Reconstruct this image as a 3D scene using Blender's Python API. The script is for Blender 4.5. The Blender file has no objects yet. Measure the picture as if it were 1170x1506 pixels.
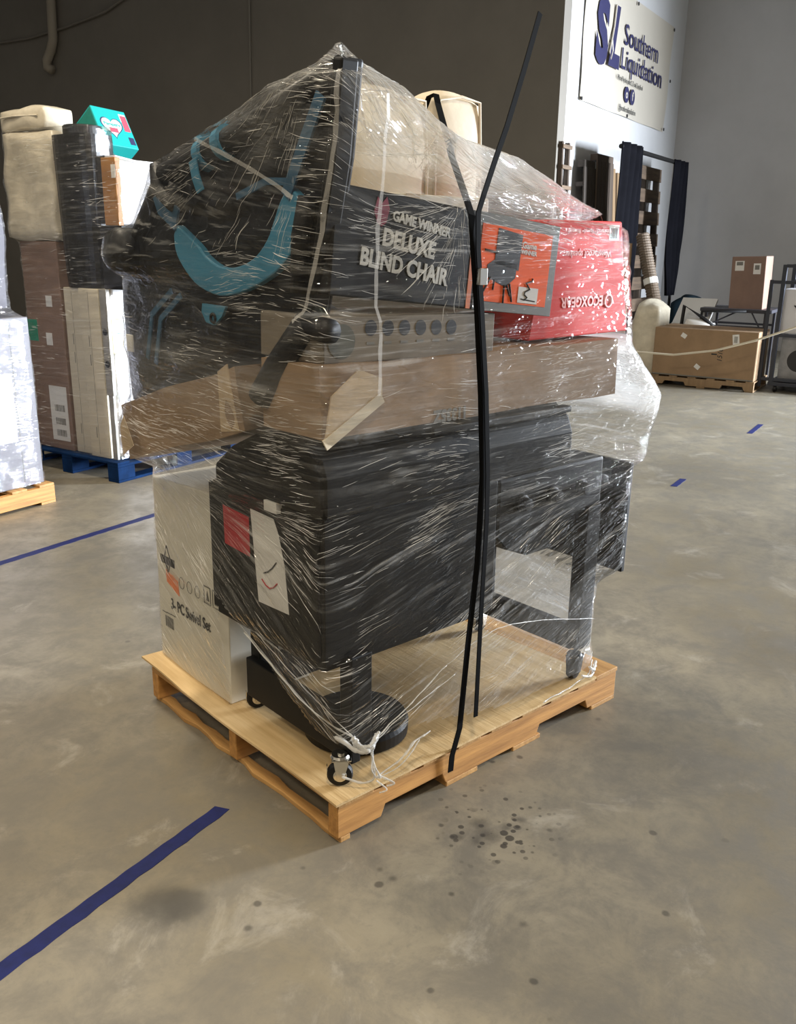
import bpy, bmesh, math, random
from mathutils import Vector, Matrix, noise, geometry
random.seed(7)
S = bpy.context.scene
COL = S.collection
PI = math.pi

# ------------------------------------------------------------------ camera
YAW, PITCH, ROLL = math.radians(31.728), math.radians(16.680), math.radians(0.854)
cd = bpy.data.cameras.new('camera')
cam = bpy.data.objects.new('camera', cd)
COL.objects.link(cam)
fw = Vector((math.cos(YAW)*math.cos(PITCH), math.sin(YAW)*math.cos(PITCH), -math.sin(PITCH)))
rt = Vector((math.sin(YAW), -math.cos(YAW), 0))
up = rt.cross(fw)
r2 = rt*math.cos(ROLL) + up*math.sin(ROLL)
u2 = up*math.cos(ROLL) - rt*math.sin(ROLL)
M = Matrix((r2, u2, -fw)).transposed().to_4x4()
M.translation = (-1.612, -1.167, 1.506)
cam.matrix_world = M
cd.sensor_width = 36
cd.lens = 1312.4/1506*36
cd.clip_start = 0.05
cd.clip_end = 200
S.camera = cam

# ------------------------------------------------------------------ light and exposure
S.view_settings.view_transform = 'Standard'
S.view_settings.look = 'None'
S.view_settings.gamma = 1
S.view_settings.use_curve_mapping = False
S.view_settings.exposure = -0.2
W = bpy.data.worlds.new('daylight')
S.world = W
W.use_nodes = True
W.node_tree.nodes['Background'].inputs[0].default_value = (0.75, 0.87, 1, 1)
W.node_tree.nodes['Background'].inputs[1].default_value = 1.0


def area(name, loc, target, sx, sy, power, color):
    d = bpy.data.lights.new(name, 'AREA')
    d.shape = 'RECTANGLE'
    d.size, d.size_y = sx, sy
    d.energy = power
    d.color = color
    o = bpy.data.objects.new(name, d)
    COL.objects.link(o)
    o.location = loc
    o.rotation_euler = (Vector(target)-Vector(loc)).to_track_quat('-Z', 'Y').to_euler()
    return o


# daylight entering through the open dock door in the front wall
door_light = area('dock_door_daylight', (10.2, -5.95, 2.0), (6.9, -1.0, 1.1), 1.7, 2.8, 2300, (0.84, 0.91, 1.0))
door_light.data.spread = math.radians(110)
# unseen lamps under the roof; most were added for glints on the film
LAMPS = [(0.7, 2.6, 215, .8), (-2.2, -1.8, 180, .8), (0.8, -4.6, 60, .42), (4.2, -4.8, 22, .24),
         (-3.6, 2.2, 110, .6), (-5.0, -3.6, 70, .34), (-7.0, -0.5, 70, .34), (-9.0, -3.6, 60, .3), (-7.0, 4.8, 60, .3),
         (-11.0, 0.6, 50, .28), (-3.0, 7.5, 50, .3), (-7.0, 9.0, 50, .3), (-3.0, 12.5, 35, .26), (0.2, 8.0, 35, .26)]
for (lx, ly, lp, ls) in LAMPS:
    area('unseen_roof_lamp', (lx, ly, 5.4), (lx, ly, 0), ls, ls*.33, lp, (1.0, 0.87, 0.67))


# ------------------------------------------------------------------ materials
def mat(name, color, rough=0.6, metal=0.0, spec=0.5, noise_amt=0.0, noise_scale=8, bump=0.0, bump_scale=40, stretch=(1, 1, 1), color2=None, emit=None):
    m = bpy.data.materials.new(name)
    m.use_nodes = True
    nt = m.node_tree
    b = nt.nodes['Principled BSDF']
    c = (*color, 1)
    b.inputs['Base Color'].default_value = c
    b.inputs['Roughness'].default_value = rough
    b.inputs['Metallic'].default_value = metal
    b.inputs['Specular IOR Level'].default_value = spec
    if noise_amt or bump:
        tc = nt.nodes.new('ShaderNodeTexCoord')
        mp = nt.nodes.new('ShaderNodeMapping')
        mp.inputs['Scale'].default_value = stretch
        nt.links.new(tc.outputs['Object'], mp.inputs['Vector'])
    if noise_amt:
        n = nt.nodes.new('ShaderNodeTexNoise')
        n.inputs['Scale'].default_value = noise_scale
        n.inputs['Detail'].default_value = 6
        n.inputs['Roughness'].default_value = 0.62
        nt.links.new(mp.outputs[0], n.inputs['Vector'])
        r = nt.nodes.new('ShaderNodeValToRGB')
        r.color_ramp.elements[0].position = 0.3
        r.color_ramp.elements[1].position = 0.72
        k = 1-noise_amt
        r.color_ramp.elements[0].color = (color[0]*k, color[1]*k, color[2]*k, 1) if color2 is None else (*color2, 1)
        r.color_ramp.elements[1].color = c if color2 is not None else tuple(min(1, x*(1+noise_amt*.5)) for x in color)+(1,)
        nt.links.new(n.outputs['Fac'], r.inputs['Fac'])
        nt.links.new(r.outputs['Color'], b.inputs['Base Color'])
    if bump:
        n2 = nt.nodes.new('ShaderNodeTexNoise')
        n2.inputs['Scale'].default_value = bump_scale
        n2.inputs['Detail'].default_value = 4
        nt.links.new(mp.outputs[0], n2.inputs['Vector'])
        bp = nt.nodes.new('ShaderNodeBump')
        bp.inputs['Strength'].default_value = bump
        bp.inputs['Distance'].default_value = 0.01
        nt.links.new(n2.outputs['Fac'], bp.inputs['Height'])
        nt.links.new(bp.outputs[0], b.inputs['Normal'])
    return m


def wood(name, c1, c2, scale=3, along='X', rough=0.65):
    st = {'X': (1, 14, 14), 'Y': (14, 1, 14), 'Z': (14, 14, 1)}[along]
    m = mat(name, c1, rough, noise_amt=0.5, noise_scale=scale, bump=0.12, bump_scale=scale*4, stretch=st, color2=c2)
    return m


def streak_maps(nt, fine, scale_s):
    pass


def film_material(name, haze_lo, haze_hi, gloss, bump, tint=(0.86, 0.86, 0.84)):
    """clear stretch film: transparent sheet, cloudy in stretched streaks, wrinkled and glossy"""
    m = bpy.data.materials.new(name)
    m.use_nodes = True
    nt = m.node_tree
    nt.nodes.clear()
    N, L = nt.nodes.new, nt.links.new
    out = N('ShaderNodeOutputMaterial')
    uv = N('ShaderNodeUVMap')
    uv.uv_map = 'flow'

    def nz(sc, detail, rough, scale=1.0, dist=0.0, off=0.0):
        mp = N('ShaderNodeMapping')
        mp.inputs['Scale'].default_value = (sc[0], sc[1], 1)
        mp.inputs['Location'].default_value = (off, off*1.7, 0)
        L(uv.outputs[0], mp.inputs['Vector'])
        n = N('ShaderNodeTexNoise')
        n.noise_dimensions = '2D'
        n.inputs['Scale'].default_value = scale
        n.inputs['Detail'].default_value = detail
        n.inputs['Roughness'].default_value = rough
        n.inputs['Distortion'].default_value = dist
        L(mp.outputs[0], n.inputs['Vector'])
        return n.outputs['Fac']

    def ramp(v, a, b):
        r = N('ShaderNodeMapRange')
        r.interpolation_type = 'SMOOTHSTEP'
        r.inputs[1].default_value = a
        r.inputs[2].default_value = b
        L(v, r.inputs[0])
        return r.outputs[0]

    def math_(op, a, b):
        n = N('ShaderNodeMath')
        n.operation = op
        for i, x in enumerate((a, b)):
            if isinstance(x, (int, float)):
                n.inputs[i].default_value = x
            else:
                L(x, n.inputs[i])
        return n.outputs[0]

    fine = nz((5, 130), 3, 0.6)
    mid = nz((2.2, 34), 3, 0.55, off=3.1)
    patch = nz((3.2, 5), 3, 0.6, off=7.7)
    s1 = ramp(fine, 0.56, 0.72)
    s2 = ramp(mid, 0.54, 0.76)
    p = ramp(patch, 0.36, 0.72)
    st = math_('MAXIMUM', math_('MULTIPLY', s1, 0.75), s2)
    st = math_('MULTIPLY', st, math_('ADD', math_('MULTIPLY', p, 0.85), 0.15))
    at = N('ShaderNodeAttribute')
    at.attribute_name = 'haze'
    st = math_('ADD', math_('MULTIPLY', st, haze_hi), haze_lo)
    st = math_('MINIMUM', math_('ADD', st, at.outputs['Fac']), 0.93)
    # wrinkle height in metres
    crink = nz((26, 75), 1, 0.5, off=1.3, dist=0.6)
    big = nz((4, 15), 2, 0.5, off=5.0, dist=0.3)
    fb_ = nz((5, 130), 1, 0.5)
    h = math_('ADD', math_('MULTIPLY', fb_, 0.0022), math_('MULTIPLY', crink, 0.0030))
    h = math_('ADD', h, math_('MULTIPLY', mid, 0.0065))
    h = math_('ADD', h, math_('MULTIPLY', big, 0.012))
    bp = N('ShaderNodeBump')
    bp.inputs['Strength'].default_value = 1.0
    bp.inputs['Distance'].default_value = bump
    L(h, bp.inputs['Height'])
    tr = N('ShaderNodeBsdfTransparent')
    tr.inputs[0].default_value = (0.97, 0.97, 0.97, 1)
    df = N('ShaderNodeBsdfDiffuse')
    df.inputs[0].default_value = (*tint, 1)
    L(bp.outputs[0], df.inputs['Normal'])
    tl = N('ShaderNodeBsdfTranslucent')
    tl.inputs[0].default_value = (*tint, 1)
    md = N('ShaderNodeMixShader')
    md.inputs[0].default_value = 0.35
    L(df.outputs[0], md.inputs[1])
    L(tl.outputs[0], md.inputs[2])
    mx = N('ShaderNodeMixShader')
    L(st, mx.inputs[0])
    L(tr.outputs[0], mx.inputs[1])
    L(md.outputs[0], mx.inputs[2])
    gl = N('ShaderNodeBsdfGlossy')
    gl.inputs['Color'].default_value = (1, 1, 1, 1)
    gl.inputs['Roughness'].default_value = 0.045
    L(bp.outputs[0], gl.inputs['Normal'])
    fr = N('ShaderNodeLayerWeight')
    fr.inputs['Blend'].default_value = 0.12
    L(bp.outputs[0], fr.inputs['Normal'])
    g = math_('ADD', math_('MULTIPLY', fr.outputs['Fresnel'], 0.6), gloss)
    mg = N('ShaderNodeMixShader')
    L(g, mg.inputs[0])
    L(mx.outputs[0], mg.inputs[1])
    L(gl.outputs[0], mg.inputs[2])
    L(mg.outputs[0], out.inputs[0])
    return m


def milky():
    """bunched film: milky, half clear, glossy"""
    m = mat('milky_film', (0.72, 0.71, 0.68), 0.22, bump=0.5, bump_scale=60)
    m.node_tree.nodes['Principled BSDF'].inputs['Alpha'].default_value = 0.55
    return m


def glint_crease_mat():
    """sharp fold of film, nearly closed, its pale colour standing in for a glint"""
    m = mat('film_glint_crease', (0.80, 0.79, 0.76), 0.15, spec=0.8)
    m.node_tree.nodes['Principled BSDF'].inputs['Alpha'].default_value = 0.8
    return m


def veil():
    """flat fold of film, thin and cloudy"""
    m = mat('cloudy_film_fold', (0.74, 0.73, 0.70), 0.3)
    m.node_tree.nodes['Principled BSDF'].inputs['Alpha'].default_value = 0.30
    return m


def concrete():
    m = bpy.data.materials.new('concrete_floor')
    m.use_nodes = True
    nt = m.node_tree
    N, L = nt.nodes.new, nt.links.new
    b = nt.nodes['Principled BSDF']
    tc = N('ShaderNodeTexCoord')

    def nz(sc, det, ro, off=(0, 0, 0), dist=0):
        mp = N('ShaderNodeMapping')
        mp.inputs['Location'].default_value = off
        L(tc.outputs['Object'], mp.inputs[0])
        n = N('ShaderNodeTexNoise')
        n.inputs['Scale'].default_value = sc
        n.inputs['Detail'].default_value = det
        n.inputs['Roughness'].default_value = ro
        n.inputs['Distortion'].default_value = dist
        L(mp.outputs[0], n.inputs['Vector'])
        return n.outputs['Fac']

    def rng(v, a, b_, c=0.0, d=1.0):
        r = N('ShaderNodeMapRange')
        r.interpolation_type = 'SMOOTHSTEP'
        for i, x in enumerate((a, b_, c, d)):
            r.inputs[i+1].default_value = x
        L(v, r.inputs[0])
        return r.outputs[0]

    def mix(f, c1, c2, blend='MIX'):
        n = N('ShaderNodeMix')
        n.data_type = 'RGBA'
        n.blend_type = blend
        if isinstance(f, float):
            n.inputs[0].default_value = f
        else:
            L(f, n.inputs[0])
        for i, c in ((6, c1), (7, c2)):
            if isinstance(c, tuple):
                n.inputs[i].default_value = (*c, 1)
            else:
                L(c, n.inputs[i])
        return n.outputs[2]

    def mul(a, b_):
        n = N('ShaderNodeMath')
        n.operation = 'MULTIPLY'
        for i, x in enumerate((a, b_)):
            if isinstance(x, float):
                n.inputs[i].default_value = x
            else:
                L(x, n.inputs[i])
        return n.outputs[0]

    def spot(x, y, r0, r1, wob=0.0):
        """soft round stain, its edge broken by noise"""
        d = N('ShaderNodeVectorMath')
        d.operation = 'DISTANCE'
        L(tc.outputs['Object'], d.inputs[0])
        d.inputs[1].default_value = (x, y, 0)
        a = N('ShaderNodeMath')
        a.operation = 'ADD'
        L(d.outputs['Value'], a.inputs[0])
        L(mul(wobn, wob), a.inputs[1])
        return rng(a.outputs[0], r0+wob*.5, r1+wob*.5, 1.0, 0.0)

    big = nz(0.9, 5, 0.6)
    midn = nz(5.5, 8, 0.72, (3, 1, 0), 0.3)
    fin = nz(38, 5, 0.7, (7, 2, 0))
    streak = nz(3.6, 7, 0.72, (11, 5, 0), 0.7)
    wobn = nz(14, 4, 0.6, (2, 9, 0))
    c = mix(rng(big, 0.32, 0.7), (0.172, 0.148, 0.104), (0.280, 0.249, 0.188))
    c = mix(rng(midn, 0.33, 0.68), (0.155, 0.140, 0.112), c, 'MIX')
    c = mix(mul(rng(streak, 0.55, 0.72), 0.42), c, (0.43, 0.40, 0.34))
    c = mix(mul(rng(fin, 0.52, 0.72), 0.35), c, (0.13, 0.12, 0.10))
    stains = ((-0.405, 0.215, 0.03, 0.105, 0.05, 0.72), (-0.375, 0.175, 0.03, 0.075, 0.05, 0.6), (-0.352, -0.001, 0.004, 0.014, 0.01, 0.7),
              (0.25, -0.308, 0.0, 0.05, 0.06, 0.72), (0.285, -0.27, 0.0, 0.04, 0.05, 0.62), (0.21, -0.30, 0.0, 0.03, 0.045, 0.62),
              (0.31, -0.34, 0.0, 0.026, 0.03, 0.6), (0.20, -0.25, 0.0, 0.022, 0.03, 0.6), (0.36, -0.36, 0.0, 0.02, 0.03, 0.6),
              (-0.02, -0.145, 0.002, 0.014, 0.01, 0.6), (-0.03, -0.19, 0.002, 0.016, 0.012, 0.6), (-0.12, 0.02, 0.002, 0.01, 0.01, 0.5),
              (3.4, -0.6, 0.1, 0.9, 0.5, 0.3), (4.6, 0.2, 0.1, 0.8, 0.6, 0.28), (1.2, 2.2, 0.1, 0.9, 0.6, 0.3), (1.9, -0.9, 0.05, 0.5, 0.4, 0.25),
              (0.9, -0.55, 0.05, 0.4, 0.4, 0.28), (6.2, -0.4, 0.2, 1.0, 0.8, 0.25))
    for (x, y, r0, r1, wb, k) in stains:
        c = mix(mul(spot(x, y, r0, r1, wb), k), c, (0.055, 0.05, 0.042))
    # oil drops: a splash beside the pallet and strays over the floor
    def drops(scale, thr, rad0):
        v = N('ShaderNodeTexVoronoi')
        v.inputs['Scale'].default_value = scale
        v.inputs['Randomness'].default_value = 1.0
        L(tc.outputs['Object'], v.inputs['Vector'])
        sx = N('ShaderNodeSeparateColor')
        L(v.outputs['Color'], sx.inputs[0])
        a_ = rng(sx.outputs[0], thr, thr+.02, 1.0, 0.0)
        d_ = N('ShaderNodeMath')
        d_.operation = 'ADD'
        L(v.outputs['Distance'], d_.inputs[0])
        L(mul(wobn, .25), d_.inputs[1])
        return mul(a_, rng(d_.outputs[0], rad0, rad0+.09, 1.0, 0.0))
    c = mix(mul(mul(drops(26, .62, .40), spot(0.25, -0.305, 0.06, 0.15)), 0.85), c, (0.035, 0.031, 0.026))
    c = mix(mul(mul(drops(38, .60, .36), spot(0.30, -0.30, 0.10, 0.24)), 0.8), c, (0.035, 0.031, 0.026))
    c = mix(mul(mul(drops(14, .10, .22), spot(0.1, -0.2, 0.5, 1.1)), 0.7), c, (0.05, 0.045, 0.038))
    c = mix(mul(mul(drops(9, .04, .16), spot(1.2, 0.2, 2.5, 5.0)), 0.6), c, (0.06, 0.055, 0.047))
    L(c, b.inputs['Base Color'])
    rr = rng(midn, 0.3, 0.7, 0.55, 0.34)
    L(rr, b.inputs['Roughness'])
    b.inputs['Specular IOR Level'].default_value = 0.45
    bp = N('ShaderNodeBump')
    bp.inputs['Strength'].default_value = 0.10
    bp.inputs['Distance'].default_value = 0.004
    L(fin, bp.inputs['Height'])
    L(bp.outputs[0], b.inputs['Normal'])
    return m


MT = dict(
    floor=concrete(),
    dark_wall=mat('dark_painted_block', (0.20, 0.183, 0.158), 0.75, noise_amt=0.12, noise_scale=1.2),
    white_wall=mat('white_painted_board', (0.58, 0.585, 0.595), 0.7, noise_amt=0.05, noise_scale=2),
    grey_wall=mat('grey_painted_board', (0.47, 0.465, 0.465), 0.7, noise_amt=0.06, noise_scale=2),
    ceiling=mat('ceiling_deck', (0.35, 0.34, 0.32), 0.8, noise_amt=0.1),
    pine=wood('pine', (0.64, 0.33, 0.095), (0.30, 0.135, 0.035), 2.6, 'X'),
    pine_y=wood('pine_cross', (0.62, 0.36, 0.13), (0.34, 0.17, 0.05), 2.6, 'Y'),
    ply=wood('plywood', (0.74, 0.55, 0.30), (0.52, 0.35, 0.16), 2.4, 'Y', 0.55),
    old_wood=wood('weathered_wood', (0.10, 0.072, 0.052), (0.045, 0.033, 0.025), 2, 'Z', 0.8),
    old_wood_x=wood('weathered_wood_slat', (0.19, 0.13, 0.085), (0.08, 0.057, 0.04), 2, 'X', 0.8),
    dark_wood=wood('dark_wood', (0.055, 0.042, 0.032), (0.028, 0.022, 0.017), 2, 'Z', 0.8),
    tan_wood=wood('tan_wood', (0.33, 0.22, 0.12), (0.22, 0.14, 0.075), 2, 'Z', 0.7),
    blue_wood=mat('blue_painted_wood', (0.004, 0.022, 0.075), 0.8, spec=0.08, noise_amt=0.5, noise_scale=9),
    card=mat('brown_cardboard', (0.30, 0.195, 0.11), 0.75, noise_amt=0.18, noise_scale=5, bump=0.06, bump_scale=12),
    card_d=mat('dull_cardboard', (0.30, 0.205, 0.125), 0.75, noise_amt=0.25, noise_scale=4, bump=0.1, bump_scale=9),
    card_m=mat('mauve_cardboard', (0.235, 0.15, 0.115), 0.75, noise_amt=0.15, noise_scale=4),
    card_l=mat('pale_cardboard', (0.52, 0.40, 0.26), 0.7, noise_amt=0.12, noise_scale=5),
    card_g=mat('grey_cardboard', (0.20, 0.17, 0.13), 0.7, noise_amt=0.15, noise_scale=5),
    kraft_edge=mat('pale_kraft_edge', (0.62, 0.54, 0.40), 0.65, noise_amt=0.1),
    white_card=mat('white_carton', (0.70, 0.67, 0.58), 0.55, noise_amt=0.05, noise_scale=3),
    cream_card=mat('cream_carton', (0.60, 0.54, 0.42), 0.6, noise_amt=0.06, noise_scale=3),
    lit_card=mat('white_gloss_carton', (0.62, 0.61, 0.63), 0.5, noise_amt=0.03),
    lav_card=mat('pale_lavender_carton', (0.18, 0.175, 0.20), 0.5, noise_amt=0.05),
    black=mat('black_steel', (0.009, 0.009, 0.0095), 0.5, spec=0.25, noise_amt=0.3, noise_scale=6),
    black_soft=mat('black_plastic', (0.007, 0.007, 0.0075), 0.5, spec=0.3),
    black_bag=mat('black_film', (0.012, 0.013, 0.015), 0.32, noise_amt=0.3, noise_scale=8, bump=0.6, bump_scale=14),
    black_card=mat('black_print', (0.010, 0.010, 0.0105), 0.5, spec=0.25),
    black_strap=mat('black_strap', (0.004, 0.004, 0.0042), 0.7, spec=0.04),
    blue=mat('blue_plastic', (0.055, 0.23, 0.36), 0.42),
    bluedk=mat('dark_blue_fabric', (0.04, 0.12, 0.21), 0.6, noise_amt=0.4, noise_scale=12),
    bluetape=mat('blue_tape', (0.007, 0.013, 0.095), 0.6, spec=0.25, noise_amt=0.3, noise_scale=30),
    chrome=mat('zinc_plate', (0.62, 0.60, 0.55), 0.22, 1.0),
    orange=mat('orange_print', (0.90, 0.135, 0.025), 0.6, spec=0.15),
    orange_st=mat('orange_sticker', (0.83, 0.21, 0.055), 0.55),
    border=mat('olive_border', (0.095, 0.095, 0.075), 0.5),
    red=mat('red_carton', (0.72, 0.058, 0.050), 0.6, spec=0.15),
    red_tag=mat('red_tag', (0.42, 0.02, 0.03), 0.5),
    paper=mat('white_paper', (0.70, 0.69, 0.66), 0.6),
    ink=mat('black_ink', (0.012, 0.012, 0.014), 0.6),
    inkg=mat('grey_ink', (0.17, 0.165, 0.15), 0.6),
    inkw=mat('grey_white_ink', (0.60, 0.60, 0.57), 0.5),
    inkp2=mat('faded_blue_print', (0.50, 0.50, 0.60), 0.5, noise_amt=0.35, noise_scale=9),
    inkp=mat('pale_red_ink', (0.80, 0.33, 0.30), 0.5),
    navy=mat('navy_ink', (0.026, 0.026, 0.085), 0.5),
    banner=mat('banner_vinyl', (0.52, 0.48, 0.41), 0.5, noise_amt=0.04, noise_scale=2),
    ivory=mat('ivory_fabric', (0.70, 0.61, 0.47), 0.85, noise_amt=0.06, noise_scale=20, bump=0.15, bump_scale=25),
    bagw=mat('cloudy_bag', (0.62, 0.56, 0.44), 0.35, noise_amt=0.22, noise_scale=7, bump=1.0, bump_scale=7),
    teal=mat('teal_carton', (0.008, 0.33, 0.32), 0.4),
    teal_d=mat('deep_teal_carton', (0.01, 0.19, 0.15), 0.45, noise_amt=0.3, noise_scale=12),
    pink=mat('pink_print', (0.75, 0.07, 0.11), 0.45),
    yellow=mat('yellow_print', (0.72, 0.60, 0.20), 0.45),
    bluep=mat('light_blue_print', (0.05, 0.26, 0.55), 0.45),
    green=mat('green_print', (0.01, 0.26, 0.16), 0.5),
    maroon=mat('maroon_print', (0.22, 0.02, 0.05), 0.5),
    grey_metal=mat('grey_metal', (0.30, 0.29, 0.27), 0.5, 0.3),
    pipe=mat('painted_pipe', (0.33, 0.29, 0.23), 0.5),
    cable=mat('grey_cable', (0.20, 0.185, 0.16), 0.6),
    curtain=mat('navy_cloth', (0.0055, 0.0056, 0.0078), 0.9, spec=0.05, noise_amt=0.3, noise_scale=3),
    tubeb=mat('corrugated_card_tube', (0.13, 0.095, 0.065), 0.6, noise_amt=0.3, noise_scale=30),
    rope=mat('cream_rope', (0.62, 0.56, 0.44), 0.7),
    tablet=mat('dark_table_top', (0.035, 0.035, 0.045), 0.5),
    rack=mat('blue_black_rack', (0.018, 0.022, 0.035), 0.45),
    cartongrey=mat('grey_print', (0.24, 0.24, 0.25), 0.5, noise_amt=0.3, noise_scale=9),
    tealf=mat('petrol_cloth', (0.007, 0.016, 0.023), 0.9, spec=0.1),
    knot=milky(),
    veil=veil(),
    glint_crease=glint_crease_mat(),
    film=film_material('stretch_film', 0.007, 0.36, 0.042, 1.0),
    film2=film_material('stretch_film_thin', 0.025, 0.26, 0.048, 1.0),
)

# ------------------------------------------------------------------ helpers
ANG = math.radians(-16.3)                      # the pallet stands turned in the room
RZ = Matrix.Rotation(ANG, 4, 'Z')


def PW(x, y, z):
    return RZ @ Vector((x, y, z))


def props(o, label, cat, group=None, kind=None):
    o['label'] = label
    if cat:
        o['category'] = cat
    if group:
        o['group'] = group
    if kind:
        o['kind'] = kind


def thing(name, label, cat, base, onpallet=False, rot=None, group=None):
    o = bpy.data.objects.new(name, None)
    COL.objects.link(o)
    o.empty_display_size = 0.1
    m = Matrix.Translation(PW(*base) if onpallet else Vector(base))
    if onpallet:
        m = m @ RZ
    if rot is not None:
        m = m @ rot
    o.matrix_world = m
    props(o, label, cat, group)
    return o


def obj(name, bm, m, parent=None, bevel=0.0, smooth=False, label=None):
    me = bpy.data.meshes.new(name)
    bmesh.ops.recalc_face_normals(bm, faces=bm.faces)
    bm.to_mesh(me)
    bm.free()
    o = bpy.data.objects.new(name, me)
    COL.objects.link(o)
    me.materials.append(MT[m] if isinstance(m, str) else m)
    if parent is not None:
        o.parent = parent
    if bevel:
        b = o.modifiers.new('bevel', 'BEVEL')
        b.width = bevel
        b.segments = 2
        b.limit_method = 'ANGLE'
    if smooth:
        for p in me.polygons:
            p.use_smooth = True
    if label:
        o['label'] = label
    return o


def struct(name, bm, m, label=None):
    o = obj(name, bm, m)
    o['kind'] = 'structure'
    o['label'] = label or name
    o['category'] = name.split('_')[0]
    return o


def B():
    return bmesh.new()


def box(bm, x0, x1, y0, y1, z0, z1, mtx=None):
    vs = [bm.verts.new((x, y, z)) for x in (x0, x1) for y in (y0, y1) for z in (z0, z1)]
    for f in ((0, 1, 3, 2), (4, 6, 7, 5), (0, 4, 5, 1), (2, 3, 7, 6), (0, 2, 6, 4), (1, 5, 7, 3)):
        bm.faces.new([vs[i] for i in f])
    if mtx is not None:
        bmesh.ops.transform(bm, matrix=mtx, verts=vs)
    return bm


def bx(*a, mtx=None):
    return box(B(), *a, mtx=mtx)


def soft_box(x0, x1, y0, y1, z0, z1, cuts=8, amp=0.01, seed=0, puff=0.0, fr=5.0, rnd=0.0):
    """box with slightly dented, uneven or puffed faces"""
    bm = bx(x0, x1, y0, y1, z0, z1)
    bmesh.ops.subdivide_edges(bm, edges=bm.edges[:], cuts=cuts, use_grid_fill=True)
    c = Vector(((x0+x1)/2, (y0+y1)/2, (z0+z1)/2))
    h = Vector(((x1-x0)/2, (y1-y0)/2, (z1-z0)/2))
    for v in bm.verts:
        d = v.co-c
        q = [abs(d[i])/h[i] for i in range(3)]
        if rnd:
            n = Vector((d[i]/h[i] for i in range(3)))
            p = 4.0
            ln = (abs(n[0])**p+abs(n[1])**p+abs(n[2])**p)**(1/p)
            n2 = n/max(ln, 1e-6)
            for i in range(3):
                d[i] = d[i]*(1-rnd)+n2[i]*h[i]*rnd*max(q)
            v.co = c+d
        if puff:
            for i in range(3):
                o = [j for j in range(3) if j != i]
                if q[i] > 0.999:
                    v.co[i] += math.copysign(puff*(1-q[o[0]]**2)*(1-q[o[1]]**2), d[i])
        if amp:
            nv = noise.noise_vector(v.co*fr+Vector((seed*7.1, seed*3.3, 0)))
            v.co += nv*amp
    return bm


def frame_from(d):
    d = d.normalized()
    a = Vector((0, 0, 1)) if abs(d.z) < 0.95 else Vector((1, 0, 0))
    s = d.cross(a).normalized()
    return s, s.cross(d).normalized()


def tube(bm, pts, r, n=10, cap=True, closed=False):
    pts = [Vector(p) for p in pts]
    rings = []
    pu = None
    for i, p in enumerate(pts):
        if closed:
            d = pts[(i+1) % len(pts)]-pts[i-1]
        else:
            d = pts[min(i+1, len(pts)-1)]-pts[max(i-1, 0)]
        d.normalize()
        if pu is None:
            s, u = frame_from(d)
        else:
            u = (pu-d*pu.dot(d)).normalized()
            s = d.cross(u)
        pu = u
        rr = r[i] if isinstance(r, (list, tuple)) else r
        rings.append([bm.verts.new(p+s*math.cos(2*PI*k/n)*rr+u*math.sin(2*PI*k/n)*rr) for k in range(n)])
    for i in range(len(rings) if closed else len(rings)-1):
        a, b = rings[i], rings[(i+1) % len(rings)]
        for k in range(n):
            bm.faces.new((a[k], a[(k+1) % n], b[(k+1) % n], b[k]))
    if cap and not closed:
        bm.faces.new(rings[0][::-1])
        bm.faces.new(rings[-1])
    return bm


def cyl(bm, p0, p1, r0, r1=None, n=28):
    return tube(bm, [p0, p1], [r0, r0 if r1 is None else r1], n)


def lathe(bm, prof, origin=(0, 0, 0), axis=(0, 0, 1), n=36):
    """prof: (radius, height) pairs round an axis"""
    ax = Vector(axis).normalized()
    s, u = frame_from(ax)
    o = Vector(origin)
    rings = [[bm.verts.new(o+ax*h+(s*math.cos(2*PI*k/n)+u*math.sin(2*PI*k/n))*max(r, 1e-4)) for k in range(n)] for r, h in prof]
    for a, b in zip(rings, rings[1:]):
        for k in range(n):
            bm.faces.new((a[k], a[(k+1) % n], b[(k+1) % n], b[k]))
    bm.faces.new(rings[0][::-1])
    bm.faces.new(rings[-1])
    return bm


def band(bm, pts, wdir, w, t):
    """flat strap of width w (along wdir) and thickness t following pts"""
    pts = [Vector(p) for p in pts]
    rings = []
    for i, p in enumerate(pts):
        d = (pts[min(i+1, len(pts)-1)]-pts[max(i-1, 0)]).normalized()
        wd = Vector(wdir[i] if isinstance(wdir, list) else wdir)
        wd = (wd-d*wd.dot(d)).normalized()
        nn = d.cross(wd)
        rings.append([bm.verts.new(p+wd*a*w/2+nn*b*t/2) for a, b in ((-1, -1), (1, -1), (1, 1), (-1, 1))])
    for a, b in zip(rings, rings[1:]):
        for k in range(4):
            bm.faces.new((a[k], a[(k+1) % 4], b[(k+1) % 4], b[k]))
    bm.faces.new(rings[0][::-1])
    bm.faces.new(rings[-1])
    return bm


def prism(bm, pts, o, ex, ey, t):
    """polygon pts in the plane (o, ex, ey), thickness t along ex x ey"""
    o, ex, ey = Vector(o), Vector(ex).normalized(), Vector(ey).normalized()
    n = ex.cross(ey)
    a = [bm.verts.new(o+ex*x+ey*y) for x, y in pts]
    b = [bm.verts.new(v.co+n*t) for v in a]
    bm.faces.new(a[::-1])
    bm.faces.new(b)
    k = len(a)
    for i in range(k):
        bm.faces.new((a[i], a[(i+1) % k], b[(i+1) % k], b[i]))
    return bm


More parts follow.
